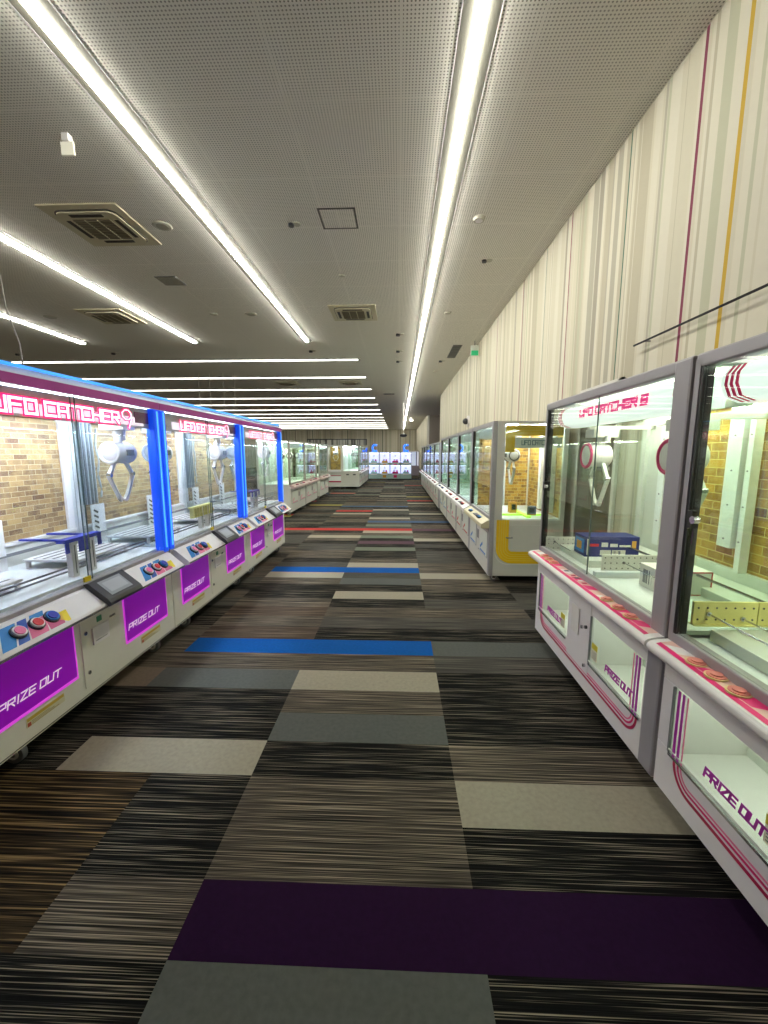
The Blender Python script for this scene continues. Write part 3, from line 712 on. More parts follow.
m = MB(); m.tube([(-2.27, 4.70+0.012*k*0, 0.93) if k == 0 else (-2.27, 4.70+0.02*k, 0.93) for k in range(8)], 0.035, mat('amber_roll', (225,190,110), 0.5), 12); tag(m.build('prize_roll'), 'small amber prize lying on a shelf in the middle left machine', 'prize')

# ------------------------------------------------------------------ pink machines, right
def pink_machine():
    W = 0.83; D = 0.84; b = 0.10; H = 1.99
    R = empty('crane_game')
    m = MB(); A = (-0.74, -0.18); B = (0.17, 0.71); z0, z1 = 0.315, 0.615
    m.box(-W, W, 0, 0.02, b, z0, WHITE); m.box(-W, W, 0, 0.02, z1, 0.74, WHITE)
    m.box(-W, A[0], 0, 0.02, z0, z1, WHITE); m.box(A[1], B[0], 0, 0.02, z0, z1, WHITE); m.box(B[1], W, 0, 0.02, z0, z1, WHITE)
    m.box(-W, W, 0.02, D, b, b+0.02, WHITE); m.box(-W, -W+0.02, 0.02, D, b+0.02, 0.74, WHITE); m.box(W-0.02, W, 0.02, D, b+0.02, 0.74, WHITE); m.box(-W+0.02, W-0.02, D-0.02, D, b+0.02, 0.74, WHITE)
    m.box(-W+0.02, W-0.02, 0.02, D-0.02, 0.72, 0.74, WHITE)
    m.build('body', R, 0.004)
    for (x0, x1) in (A, B):   # lit prize bins
        m = MB(); m.box(x0-0.02, x1+0.02, 0.02, 0.34, 0.27, 0.29, CARD); m.box(x0-0.02, x1+0.02, 0.34, 0.35, 0.29, 0.70, BEDG)
        m.box(x0-0.03, x0-0.02, 0.02, 0.35, 0.27, 0.70, CARD); m.box(x1+0.02, x1+0.03, 0.02, 0.35, 0.27, 0.70, CARD)
        for k in range(3): m.cyl((x0+0.35+0.035*k, 0.335, 0.40+0.01*(k % 2)), 0.006, 0.006, MGREY, 'y', 8)
        bn = m.build('prize_bin', R)
        m = MB(); m.box(x0+0.05, x1-0.05, 0.15, 0.18, 0.695, 0.705, mat('bin_lamp', (255,255,255), 0.3, emit=(240,255,240), es=12.0)); m.build('bin_lamp', bn)
        m = MB(); m.box(x0, x1, -0.006, -0.001, z0, z1, GL_R); w = m.build('prize_window', R)
        m = MB(); m.box(x0, x1, -0.012, -0.006, z0-0.012, z0, CHROME); m.box(x0, x1, -0.010, -0.006, z0+0.012, z0+0.018, BEDG); m.box(x0-0.008, x0, -0.01, -0.0, z0, z1, MGREY); m.build('hinge_rail', w)
        m = MB(); lettering(m, 'PRIZE OUT', (x0+0.20, -0.0075, z0+0.06), (1,0,0), (0,0,1), 0.036, 0.27, 0.010, PURP, 0.001, 0.2); m.build('window_lettering', w)
        m = MB(); c = x1-0.10 if x0 < 0 else x0+0.03; m.box(c, c+0.07, -0.0075, -0.006, z0+0.05, z0+0.15, mat('tag_white', (230,225,200), 0.5)); m.box(c, c+0.07, -0.0085, -0.0075, z0+0.115, z0+0.15, mat('tag_yellow', (215,200,60), 0.5))
        for k in range(4): m.box(c+0.008, c+0.06, -0.0085, -0.0075, z0+0.06+0.012*k, z0+0.064+0.012*k, MGREY)
        m.build('caution_label', w)
    m = MB()
    for off, w, mm in ((0, .014, CRIM), (.024, .010, PINK), (.042, .008, LPINK)):
        m.ribbon(rounded_path(A[0]+0.03+off, B[1]-0.03-off, z0-0.005, 0.195+off, 0.10-off, -0.0005), w, 0.0015, (0,-1,0), mm)
    m.build('stripe_print', R)
    for xx0, sg in ((A[0]+0.03, 1), (B[1]-0.03, -1)):
        m = MB()
        for off, w, mm in ((0, .014, PURP), (.026, .012, PURP), (.05, .006, LPINK)): m.box(xx0+sg*off-w/2, xx0+sg*off+w/2, -0.0085, -0.006, z0, z1, mm)
        m.build('window_stripe', R)
    c = MB(); c.box(-0.165, 0.155, -0.004, 0, 0.22, 0.70, WHITE); dd = c.build('coin_door', R, 0.002)
    for lx_, lz_, lm in ((0.06, 0.50, CHROME), (0.12, 0.27, CHROME), (0.11, 0.52, DGREY)):
        c = MB(); c.cyl((lx_,-0.016,lz_), 0.011, 0.012, lm, 'y', 12); c.build('lock', dd)
    c = MB(); c.box(-0.10, 0.01, -0.012, -0.006, 0.42, 0.60, CARD); c.build('notice', dd)
    # shelf
    PF = [(0.02, 0.795), (-0.05, 0.788), (-0.075, 0.782), (-0.088, 0.770), (-0.090, 0.752), (-0.078, 0.738), (-0.05, 0.733), (0.02, 0.733)]
    m = MB(); m.prism(PF, -W-0.0, W+0.0, WHITE, 'x'); sh = m.build('console', R, 0.006)
    def flat(M, pts, mm, off=0.001):
        M.add([(x, y, (0.795 if y > -0.05 else 0.788)+off + (0.007*(y+0.05)/0.07 - 0.007 if y > -0.05 else (y+0.05)*0.24)) for x, y in pts], [tuple(range(len(pts)))], mm)
    m = MB(); r = random.Random(2)
    flat(m, [(-0.80,-0.068),(0.79,-0.068),(0.79,-0.048),(-0.80,-0.048)], PINK)
    flat(m, [(-0.80,-0.048),(0.79,-0.048),(0.79,0.015),(-0.80,0.015)], mat('console_peach', (232,190,180), 0.4))
    for k in range(9):
        x = -0.78+0.175*k; flat(m, [(x,-0.046),(x+0.09,-0.046),(x+0.13,0.012),(x+0.06,0.012)], PINK if k % 3 else WHITE, 0.0016)
    for k in range(6): flat(m, [(-0.22+k*0.055,-0.035),(-0.19+k*0.055,-0.035),(-0.18+k*0.055,-0.008),(-0.21+k*0.055,-0.008)], [DGREY, WHITE, CRIM][k % 3], 0.0022)
    m.build('console_print', sh)
    for cx in (-0.62, -0.52, -0.42, 0.36, 0.48, 0.60):
        m = MB(); m.cyl((cx, -0.022, 0.790), 0.038, 0.006, mat('button_cream', (232,205,150), 0.4), 'z', 24); m.cyl((cx, -0.022, 0.795), 0.031, 0.004, mat('button_rose', (228,140,130), 0.35), 'z', 24); m.cyl((cx, -0.022, 0.798), 0.020, 0.006, mat('button_rose', (228,140,130), 0.35), 'z', 20)
        m.build('button', sh)
    # frame
    m = MB(); m.box(-W, W, 0.0, 0.05, 0.74, 0.835, GREY); m.build('sill_rail', R, 0.006)
    m = MB(); m.box(-W, W, 0.0, 0.06, H-0.055, H, GREY); m.build('top_rail', R, 0.008)
    m = MB(); m.box(W-0.11, W+0.003, -0.006, 0.06, b, H, GREY); m.build('wide_post', R, 0.012)
    m = MB(); m.box(-W, -W+0.028, 0.0, 0.05, 0.80, H-0.02, GREY); m.box(-W+0.028, -W+0.045, 0.002, 0.045, 0.80, H-0.05, BLACK); m.build('slim_post', R)
    for s in (-1, 1):
        m = MB(); m.box(s*(W-0.03)-0.03, s*(W-0.03)+0.03, D-0.07, D, 0.74, H, BEDG); m.build('rear_post', R)
        m = MB(); m.box(s*(W-0.015)-0.015, s*(W-0.015)+0.015, 0.05, D-0.06, H-0.04, H, GREY); m.build('side_rail', R)
        m = MB(); xx = s*(W-0.012); m.box(xx-0.0025, xx+0.0025, 0.05, D-0.07, 0.82, H-0.04, GL_R); m.build('side_pane', R)
    m = MB(); m.box(-W+0.01, W-0.01, 0.05, D, H-0.02, H, PALE); rf = m.build('roof', R)
    m = MB(); m.box(-0.72, 0.70, 0.30, 0.35, H-0.045, H-0.022, TUBEG); m.box(-0.72, 0.70, 0.66, 0.70, H-0.045, H-0.022, TUBEG); m.build('lamp', rf)
    for x0, x1, y in ((-W+0.045, 0.02, 0.012), (0.0, W-0.11, 0.022)):
        m = MB(); m.box(x0, x1, y, y+0.005, 0.835, H-0.055, GL_R); g = m.build('front_pane', R)
        m = MB(); e = x1 if x0 < -0.5 else x0; m.box(e-0.002, e+0.002, y-0.001, y+0.006, 0.835, H-0.055, mat('pane_edge', (110,125,122), 0.2)); m.build('pane_edge', g)
    m = MB(); m.box(-W+0.05, -W+0.085, -0.012, 0.01, 1.30, 1.37, BLACK); m.cyl((-W+0.09, -0.014, 1.335), 0.016, 0.022, CHROME, 'y', 14); m.build('pane_lock', R)
    # header: curved white light box
    PH = [(0.10, 1.93), (0.078, 1.90), (0.075, 1.86), (0.095, 1.815), (0.15, 1.795), (0.24, 1.795), (0.24, 1.93)]
    m = MB(); m.prism(PH, -0.79, 0.70, mat('header_lit', (235,245,240), 0.35, emit=(232,246,240), es=0.8), 'x', True); hd = m.build('header', R)
    m = MB(); lettering(m, 'UFO CATCHER 8', (-0.38, 0.0735, 1.85), (1,0,0), (0,0,1), 0.042, 0.80, 0.017, mat('header_pink', (245,40,140), 0.4, emit=(245,40,140), es=0.5), 0.001, 0.1); m.build('header_lettering', hd)
    m = MB()
    for cx in (-0.77, 0.60):
        for k in range(3):
            x = cx+0.026*k
            m.prism([(p[0]-0.002 if p[0] < 0.2 else p[0], p[1]) for p in PH], x, x+0.014, mat('lit_crimson_print', (190,30,85), 0.4, emit=(200,30,90), es=0.3), 'x')
    m.build('header_stripe', hd)
    # back wall
    m = MB(); m.box(-0.56, W-0.06, D-0.03, D-0.02, 0.80, H-0.05, BRICKR); m.build('brick_panel', R)
    m = MB(); m.box(-W+0.06, -0.56, D-0.04, D-0.02, 0.80, H-0.05, BEDG)
    m.box(-0.56, W-0.06, D-0.06, D-0.032, 0.80, 0.92, BEDG); m.box(-0.57, W-0.06, D-0.05, D-0.032, H-0.12, H-0.05, BEDG)
    m.build('rear_panel', R)
    for cx, w in ((-0.50, 0.035), (0.14, 0.05), (0.25, 0.018)):
        m = MB(); m.box(cx-w, cx+w, D-0.10, D-0.05, 0.92 if w < 0.04 else 1.05, H-0.10, BEDW)
        for k in range(4): m.cyl((cx, D-0.104, 1.1+0.2*k), 0.005, 0.005, MGREY, 'y', 8)
        m.build('lift_column', R)
    m = MB(); m.box(-W+0.03, W-0.03, 0.05, D-0.06, 0.79, 0.81, BEDW); m.build('playfield', R)
    m = MB(); m.box(-W+0.05, -0.22, 0.14, 0.50, 0.81, 0.86, BEDG); m.build('field_step', R, 0.003)
    m = MB(); m.box(-W+0.05, W-0.05, 0.50, D-0.07, 0.81, 0.86, BEDG); m.box(-0.02, 0.02, 0.07, 0.5, 0.81, 0.85, BEDW); m.build('field_step', R, 0.003)
    m = MB(); m.tube([(-W+0.05, 0.47, 0.93), (W-0.05, 0.47, 0.93)], 0.008, CHROME); m.build('field_rod', R)
    for y in (0.28, 0.70):
        m = MB(); m.box(-W+0.05, W-0.05, y-0.015, y+0.015, 1.80, 1.835, PALE); m.build('gantry_rail', R)
    for x in (-0.60, 0.36):
        m = MB(); m.box(x-0.02, x+0.02, 0.24, 0.72, 1.775, 1.80, PALE); m.build('cross_rail', R)
        claw_unit(R, x, 0.34, 1.775, 1.58, 'pink')
    for x in (-0.6, 0.6):
        for y in (0.12, D-0.12): caster(R, x, y, 0.045, b)
    return R
PX = 1.185
p0 = pink_machine()
p0.location = (PX, 2.595, 0); p0.rotation_euler = (0, 0, -PI/2)
tag(p0, 'pink-striped white claw machine on the right with a navy prize box inside', 'claw machine', 'pink-striped claw machines on the right')
p1 = copy_tree(p0); p1.location = (PX, 0.92, 0)
tag(p1, 'nearest pink-striped white claw machine, cut by the right photo edge', 'claw machine', 'pink-striped claw machines on the right')
def peg_board(xa, xb, y, z0, h, m_, rods, label, ln=0.32):
    o = empty('peg_board', ((xa+xb)/2, y, z0)); tag(o, label, 'peg board'); w = (xb-xa)/2
    a = MB(); a.box(-w, w, -0.006, 0.006, 0, h, m_)
    nx = int(2*w/0.035); nz = max(2, int(h/0.035))
    for i in range(nx):
        for k in range(nz): a.cyl((-w+(i+.5)*2*w/nx, -0.0075, (k+.5)*h/nz), 0.0045, 0.002, HOLE, 'y', 6)
    a.box(-w, w, -0.02, 0.02, -0.001, 0.004, m_)
    a.build('board', o)
    for rx, rz in rods:
        a = MB(); a.cyl((rx, -ln, rz), 0.004, ln, CHROME, 'y', 8); a.cyl((rx, -0.014, rz), 0.010, 0.01, CHROME, 'y', 8); a.build('peg_rod', o)
peg_board(1.21, 1.52, 3.34, 0.812, 0.11, CARD, [(-0.09, 0.07)], 'white peg board left of the navy box in the second pink machine')
peg_board(1.31, 1.90, 2.62, 0.812, 0.14, CARD, [(-0.16, 0.09)], 'white peg board in front of the navy box in the second pink machine', 0.55)
peg_board(1.235, 1.495, 1.69, 0.885, 0.10, PYEL, [(-0.07, 0.05), (0.07, 0.03)], 'pale yellow peg board inside the nearest pink machine', 0.35)
peg_board(1.50, 1.78, 1.69, 0.885, 0.10, PYEL, [], 'right-hand pale yellow peg board beside the one with steel rods')
def carton(x, y, z, w, d, h, rz, base, label, cat, deco):
    o = empty('prize_box', (x, y, z), rz); tag(o, label, cat)
    a = MB(); a.box(-w/2, w/2, -d/2, d/2, 0, h, base); a.build('carton', o, 0.002)
    a = MB(); deco(a, w, d, h); a.build('box_print', o)
def deco_navy(a, w, d, h):
    y = -d/2-0.001
    for (x0, x1, z0, z1, m_) in ((-.42,-.25,.52,.66,RED),(-.20,-.08,.5,.72,CARD),(-.04,.1,.5,.66,CARD),(.13,.34,.5,.6,CARD),(.36,.44,.45,.8,SKIN),(-.22,-.02,.08,.34,CARD),(0.0,.25,.08,.34,CARD),(.03,.07,.12,.3,NAVY),(.12,.16,.12,.3,NAVY),(-.47,-.43,.1,.9,CARD)):
        a.box(x0*w, x1*w, y-0.001, y, z0*h, z1*h, m_)
    a.box(-w/2-0.0015, -w/2, -d*0.4, d*0.4, 0.15*h, 0.85*h, CYP); a.box(-w/2-0.0025, -w/2-0.001, -d*0.2, d*0.25, 0.3*h, 0.7*h, SKIN)
carton(1.53, 3.02, 0.8605, 0.38, 0.18, 0.145, 0.0, NAVY, 'long navy blue prize box with white lettering blocks in the second pink machine', 'box', deco_navy)
def deco_red(a, w, d, h):
    y = -d/2-0.001
    a.box(-w/2, w/2, y, -d/2, h-0.008, h, RED); a.box(-w/2, -w/2+0.012, y, -d/2, 0, h, RED); a.box(w/2-0.008, w/2, y, -d/2, 0, h, RED); a.box(-w/2, w/2, y, -d/2, 0, 0.005, RED)
    a.box(-w/2-0.001, -w/2, -d*0.5, -d*0.25, 0, h, RED)
    for k in range(4): a.box(-w/2-0.001, -w/2, -d*0.1+0.02*k, -d*0.1+0.028*k, 0.2*h, 0.8*h, MGREY)
carton(1.60, 2.36, 0.812, 0.28, 0.20, 0.135, 0.0, CARD, 'white prize box with red edges behind the grey post of the pink machine', 'box', deco_red)

# ------------------------------------------------------------------ generic machines of the farther rows
def far_machine(W2, D, H, side_style, acc, accm, shelfm, interior=True, name='crane_game', gl=None, lamp=TUBEC, back=BRICKR, body=PALE, frame=GREY, bed=BEDW):
    W = W2/2-0.006; b = 0.10; R = empty(name); gl = gl or GL_R; zs = 0.80
    m = MB(); m.box(-W, W, 0, D, b, 0.74, body); m.box(-W, W, 0.03, D, 0.74, zs, body); m.build('body', R, 0.004)
    for (x0, x1) in ((-W+0.10, -0.14), (0.14, W-0.10)):
        m = MB(); m.box(x0-0.012, x1+0.012, -0.006, 0, 0.298, 0.632, frame); m.box(x0, x1, -0.009, -0.004, 0.31, 0.62, BEDG); w = m.build('prize_door', R, 0.002)
        m = MB(); m.bar((x0+0.05, -0.010, 0.36), (x0+0.20, -0.010, 0.44), 0.035, 0.001, (0,-1,0), accm); m.bar((x0+0.04, -0.010, 0.33), (x1-0.06, -0.010, 0.33), 0.02, 0.001, (0,-1,0), accm); m.build('door_print', w)
    m = MB(); m.box(-0.11, 0.11, -0.004, 0, 0.22, 0.66, body); dd = m.build('coin_door', R, 0.002)
    m = MB(); m.box(-0.05, 0.05, -0.008, -0.004, 0.44, 0.56, MGREY); m.cyl((0.07,-0.01,0.3), 0.01, 0.006, CHROME, 'y', 8); m.build('coin_slot', dd)
    PF = [(0.03, zs), (-0.02, 0.79), (-0.10, 0.745), (-0.105, 0.70), (-0.095, 0.69), (0.03, 0.69)]
    m = MB(); m.prism(PF, -W+0.02, W-0.02, shelfm, 'x'); sh = m.build('console', R, 0.003)
    for cx in (-0.38, -0.30, 0.28, 0.36):
        m = MB(); m.cyl((cx*W2/1.5, -0.055, 0.766), 0.032, 0.016, DGREY, 'z', 12); m.cyl((cx*W2/1.5, -0.055, 0.780), 0.022, 0.010, acc, 'z', 12); m.build('button', sh)
    m = MB(); m.box(0.0, 0.2, -0.085, -0.03, 0.775, 0.785, DGREY); m.build('card_reader', sh)
    m = MB(); m.box(-W, W, 0, 0.045, zs, zs+0.035, frame); m.build('sill_rail', R)
    m = MB(); m.box(-W, W, 0, 0.05, H-0.05, H, frame); m.build('top_rail', R)
    m = MB(); m.box(W-0.07, W+0.002, -0.004, 0.055, b, H-0.01, frame); m.build('wide_post', R, 0.01)
    m = MB(); m.box(-W, -W+0.03, 0, 0.045, zs, H-0.02, frame); m.box(-W+0.03, -W+0.055, 0.003, 0.043, zs+0.03, H-0.05, BLACK); m.build('slim_post', R)
    m = MB()
    for s in (-1, 1):
        m.box(s*(W-0.025)-0.025, s*(W-0.025)+0.025, D-0.05, D, zs, H, body)
    m.build('rear_post', R)
    m = MB(); m.box(-W, W, 0.05, D, H-0.03, H, PALE); rf = m.build('roof', R)
    m = MB(); m.box(-W+0.08, W-0.08, 0.24, 0.30, H-0.055, H-0.032, lamp); m.box(-W+0.08, W-0.08, 0.60, 0.64, H-0.055, H-0.032, lamp); m.build('lamp', rf)
    m = MB(); m.box(-W+0.055, W-0.07, 0.012, 0.017, zs+0.035, H-0.05, gl); m.build('front_pane', R)
    for s in (-1, 1):
        m = MB(); xx = s*(W-0.008); m.box(xx-0.0025, xx+0.0025, 0.055, D-0.05, zs, H-0.03, gl); m.build('side_pane', R)
    m = MB(); m.box(-W+0.05, W-0.05, D-0.03, D-0.015, zs, H-0.03, back); m.build('brick_panel' if back in (BRICKL, BRICKR) else 'rear_panel', R)
    m = MB()
    for cx in (0.0, W*0.55): m.box(cx-0.04, cx+0.04, D-0.09, D-0.035, zs+0.05, H-0.05, BEDW)
    m.build('lift_column', R)
    m = MB(); m.box(-W+0.03, W-0.03, 0.05, D-0.03, zs-0.02, zs+0.01, bed); m.build('playfield', R)
    PH = [(0.09, H-0.055), (0.07, H-0.10), (0.09, H-0.16), (0.20, H-0.18), (0.20, H-0.055)]
    m = MB(); m.prism(PH, -W+0.1, W-0.12, mat('header_cool', (225,240,240), 0.35, emit=(215,235,240), es=0.35), 'x', True); m.build('header', R)
    m = MB(); m.box(-W+0.05, W-0.05, 0.30, 0.33, H-0.15, H-0.12, PALE); m.build('gantry_rail', R)
    if interior:
        for x in (-W*0.5, W*0.5): claw_unit(R, x, 0.32, H-0.15, H-0.40, 'far')
    for x in (-W+0.15, W-0.15):
        for y in (0.10, D-0.1): caster(R, x, y, 0.045, b)
    if side_style == 'yellow':   # camera-side panel (local +x)
        X = W+0.001; s = MB(); 
        def P(y, z): return (X, y, z)
        def qpath(y0, zt, zb_, r, y1, n=8):
            L = [P(y0, zt), P(y0, zb_+r)]
            for k in range(1, n+1):
                t = PI+k*PI/2/n; L.append(P(y0+r+r*math.cos(t), zb_+r+r*math.sin(t)))
            L.append(P(y1, zb_)); return L
        s.ribbon(qpath(0.155, 0.80, 0.335, 0.12, D-0.01), 0.15, 0.002, (1,0,0), YELB)
        for k in range(4): s.ribbon(qpath(0.115+0.027*k, 0.80, 0.295+0.027*k, 0.14-0.02*k, D-0.01), 0.005, 0.003, (1,0,0), mat('yellow_light_line', (246,224,110), 0.4))
        s.ribbon(qpath(0.07, 0.80, 0.25, 0.16, D-0.01), 0.012, 0.002, (1,0,0), CARD)
        s.build('side_stripe', R)
        s = MB(); s.box(-W+0.02, -W+0.03, 0.10, D-0.05, zs, H-0.05, BRICKS); s.build('brick_panel', R)
        s = MB(); s.box(-W+0.031, -W+0.06, 0.42, 0.50, zs, H-0.05, BEDW); s.build('lift_column', R)
        s = MB(); s.tube([P(0.20, 0.585), (X+0.03, 0.20, 0.585), (X+0.03, 0.27, 0.585), P(0.27, 0.585)], 0.007, MGREY); s.build('side_handle', R)
        s = MB(); s.box(W-0.004, W+0.004, 0.055, 0.14, zs, H-0.03, body); s.build('side_post', R)
        X = W-0.006
        s = MB()
        s.box(W-0.02, W-0.014, 0.15, D-0.06, H-0.17, H-0.05, YELB); s.box(W-0.02, W-0.014, 0.15, 0.26, H-0.36, H-0.17, YELB)
        for k in range(3): s.box(W-0.014, W-0.012, 0.28, D-0.10, H-0.08-0.03*k, H-0.075-0.03*k, mat('yellow_light_line', (246,224,110), 0.4))
        hd = s.build('side_header', R)
        s = MB(); s.box(W-0.021, W-0.015, 0.26, D-0.07, H-0.31, H-0.19, BEDW); s.build('side_sign', R)
        s = MB(); lettering(s, 'UFO CATCHER', (W-0.014, 0.34, H-0.275), (0,1,0), (0,0,1), 0.05, 0.38, 0.009, mat('pale_slate_print', (120,150,160), 0.5), 0.001); s.build('side_lettering', R)
    return R
# right row
FX = 1.105
edges = [4.93, 6.32, 7.80, 9.36, 10.95]
lab = ['yellow-banded claw machine at the near end of the far right row, brick panel inside', 'claw machine second in the far right row, just behind the yellow-banded one',
       'claw machine third in the far right row', 'claw machine fourth in the far right row, before the small step in the row']
protos = {}
for i in range(4):
    w = edges[i+1]-edges[i]
    acc = [CYP, RED, RED, BLUE][i]
    o = far_machine(w, 0.88, 1.97, 'yellow' if i == 0 else 'plain', acc, [CYP, RED, PINK, CYP][i], mat('console_cream', (222,214,180), 0.4) if i == 0 else WHITE, back=BRICKR if i < 1 else BEDG, bed=BEDW, lamp=TUBEC)
    o.location = (FX, (edges[i]+edges[i+1])/2, 0); o.rotation_euler = (0, 0, -PI/2); tag(o, lab[i], 'claw machine', 'far right row of claw machines')
m = MB(); m.box(-0.01, 0.01, -0.3, 0.3, 0, 0.02, LIME)
o = empty('neon_shelf', (1.62, 5.25, 0.812)); tag(o, 'lime green glowing ledge inside the yellow-banded machine', 'ledge')
m = MB(); m.box(-0.30, 0.22, -0.03, 0.03, 0.0, 0.02, mat('lime_glow', (190,245,90), 0.4, emit=(180,255,70), es=0.5)); m.box(-0.05, 0.0, -0.22, 0.4, 0.0, 0.02, mat('lime_glow', (190,245,90), 0.4)); m.build('ledge_board', o)
def deco_fig(a, w, d, h): a.box(-w*0.3, w*0.3, -d/2-0.001, -d/2, 0.3*h, 0.8*h, DGREY); a.box(-w*0.45, w*0.45, -d/2-0.0015, -d/2, 0.05*h, 0.15*h, SKIN)
carton(1.47, 5.32, 0.835, 0.09, 0.07, 0.14, 0.2, SKIN, 'small amber prize box on the green ledge of the yellow-banded machine', 'box', deco_fig)
carton(1.66, 5.14, 0.834, 0.10, 0.08, 0.11, -0.2, mat('slate_card', (110,120,135), 0.5), 'small slate grey prize box on the green ledge end', 'box', deco_fig)
e2 = [11.2+1.74*i for i in range(6)]
base2 = far_machine(1.74, 0.9, 1.90, 'plain', RED, LPINK, WHITE, back=BEDG, lamp=TUBEC)
for i in range(5):
    o = base2 if i == 0 else copy_tree(base2)
    o.location = (FX-0.02, (e2[i]+e2[i+1])/2, 0); o.rotation_euler = (0, 0, -PI/2)
    tag(o, ['white claw machine just past the step in the far right row', 'second machine past the step in the far right row', 'middle machine past the step in the far right row', 'last but one machine at the far end of the right row', 'farthest claw machine of the right row'][i], 'claw machine', 'white machines at the far end of the right row')
# left group beyond the blue-lit row
lx = -2.74
base3 = far_machine(1.70, 0.85, 1.92, 'plain', PINK, LPINK, mat('console_rose', (205,180,176), 0.4), back=BEDG, lamp=TUBEG, body=PALE, frame=mat('taupe_frame', (158,154,146), 0.45))
for i, (y, dx, lb) in enumerate(((11.12, 0, 'white claw machine with rosy shelf just beyond the blue-lit row'), (12.83, 0, 'second white machine with rosy shelf beyond the blue-lit row'), (15.0, -0.0, 'third white machine beyond the blue-lit row, after a gap'))):
    o = base3 if i == 0 else copy_tree(base3)
    o.location = (lx+dx, y, 0); o.rotation_euler = (0, 0, PI/2); tag(o, lb, 'claw machine', 'white claw machines left beyond the blue-lit row')
# island facing the camera: arch fronted and pale lit machine
def arch_machine():
    R = empty('crane_game'); W = 0.33; D = 0.8; H = 1.95; b = 0.1
    m = MB(); m.box(-W, W, 0, D, b, 0.80, PALE); m.build('body', R, 0.004)
    m = MB()
    for pts in ([(-W, 0.80), (-W+0.06, 0.80), (-W+0.06, 1.78), (-W+0.14, 1.88), (W-0.14, 1.88), (W-0.06, 1.78), (W-0.06, 0.80), (W, 0.80), (W, H), (-W, H)],):
        n = len(pts); m.add([(p[0], 0, p[1]) for p in pts]+[(p[0], 0.05, p[1]) for p in pts], [(0,1,2,3,9),(3,4,5,8,9),(5,6,7,8)]+[(i,(i+1) % n, n+(i+1) % n, n+i) for i in range(n)], PALE)
    m.build('arched_frame', R)
    m = MB(); m.box(-W, -W+0.02, 0.05, D, 0.80, H, PALE); m.box(W-0.02, W, 0.05, D, 0.80, H, PALE); m.box(-W+0.02, W-0.02, 0.05, D, H-0.02, H, PALE); m.build('side_panel', R)
    m = MB(); m.box(-W+0.05, W-0.05, 0.15, 0.20, H-0.06, H-0.022, TUBEC); m.build('lamp', R)
    m = MB(); m.box(-W+0.02, W-0.02, D-0.03, D-0.01, 0.80, H-0.02, BRICKR); m.build('brick_panel', R)
    m = MB(); m.box(-W+0.03, W-0.03, 0.02, 0.025, 0.82, 1.87, GL_R); m.build('front_pane', R)
    m = MB(); m.box(-W+0.05, W-0.05, -0.08, 0.0, 0.76, 0.86, WHITE); m.build('console', R, 0.01)
    m = MB(); m.box(-W+0.06, W-0.06, -0.01, 0, 0.32, 0.60, BEDW); m.box(-W+0.06, W-0.06, -0.014, -0.004, 0.30, 0.36, CRIM); m.box(-W+0.06, W-0.06, -0.014, -0.004, 0.58, 0.61, CRIM); m.build('prize_door', R)
    m = MB()
    claw_unit(R, 0.0, 0.35, H-0.06, H-0.35, 'far')
    for x in (-0.22, 0.22):
        for y in (0.1, D-0.1): caster(R, x, y, 0.045, b)
    return R
o = arch_machine(); o.location = (-2.86, 18.3, 0); tag(o, 'narrow machine with an arched front and golden brick inside, facing the camera', 'claw machine')
isl = []
base4 = far_machine(1.74, 0.76, 1.93, 'plain', PINK, LPINK, WHITE, back=BEDG, lamp=TUBEC, body=PALE, frame=mat('taupe_frame', (158,154,146), 0.45))
for i in range(3):
    o = base4 if i == 0 else copy_tree(base4)
    o.location = (-1.77, 18.3+0.87+1.75*i, 0); o.rotation_euler = (0, 0, PI/2)
    tag(o, ['ivory machine whose lit side faces the camera, left of the aisle end', 'ivory machine second in the island left of the aisle end', 'last ivory machine of the island, nearest the small pastel lit machines'][i], 'claw machine', 'ivory machines of the island')
    if i == 0: first_island = o
for yy in (0.22, 0.52):
    m = MB(); m.box(-0.875, -0.866, yy-0.06, yy+0.06, 0.62, 0.67, DGREY); m.build('pull_handle', first_island)
# striped header over the island
o = empty('striped_header', (-2.85, 19.0, 0)); tag(o, 'dark-framed grey striped header panel above the island machines', 'sign panel')
m = MB(); r = random.Random(4); x = -1.35
while x < 1.35:
    w = r.choice([0.03, 0.05, 0.08]); m.box(x, min(1.35, x+w), 0, 0.05, 1.955, 2.20, r.choice([MGREY, mat('stripe_dark', (84,84,82), 0.7), mat('stripe_pale', (176,175,168), 0.7), mat('stripe_mid', (150,150,145), 0.7)])); x += w
m.build('header_board', o)
m = MB(); m.box(-1.38, 1.38, -0.02, 0.06, 2.20, 2.24, DGREY); m.box(1.35, 1.38, -0.02, 0.06, 1.955, 2.20, DGREY); m.box(-1.38, -1.35, -0.02, 0.06, 1.955, 2.20, DGREY); m.build('header_frame', o)
for q_ in (-1.33, -0.4):
    m = MB(); m.box(q_-0.02, q_+0.02, 0.06, 0.10, 0.0, 2.20, MGREY); m.build('post', o)

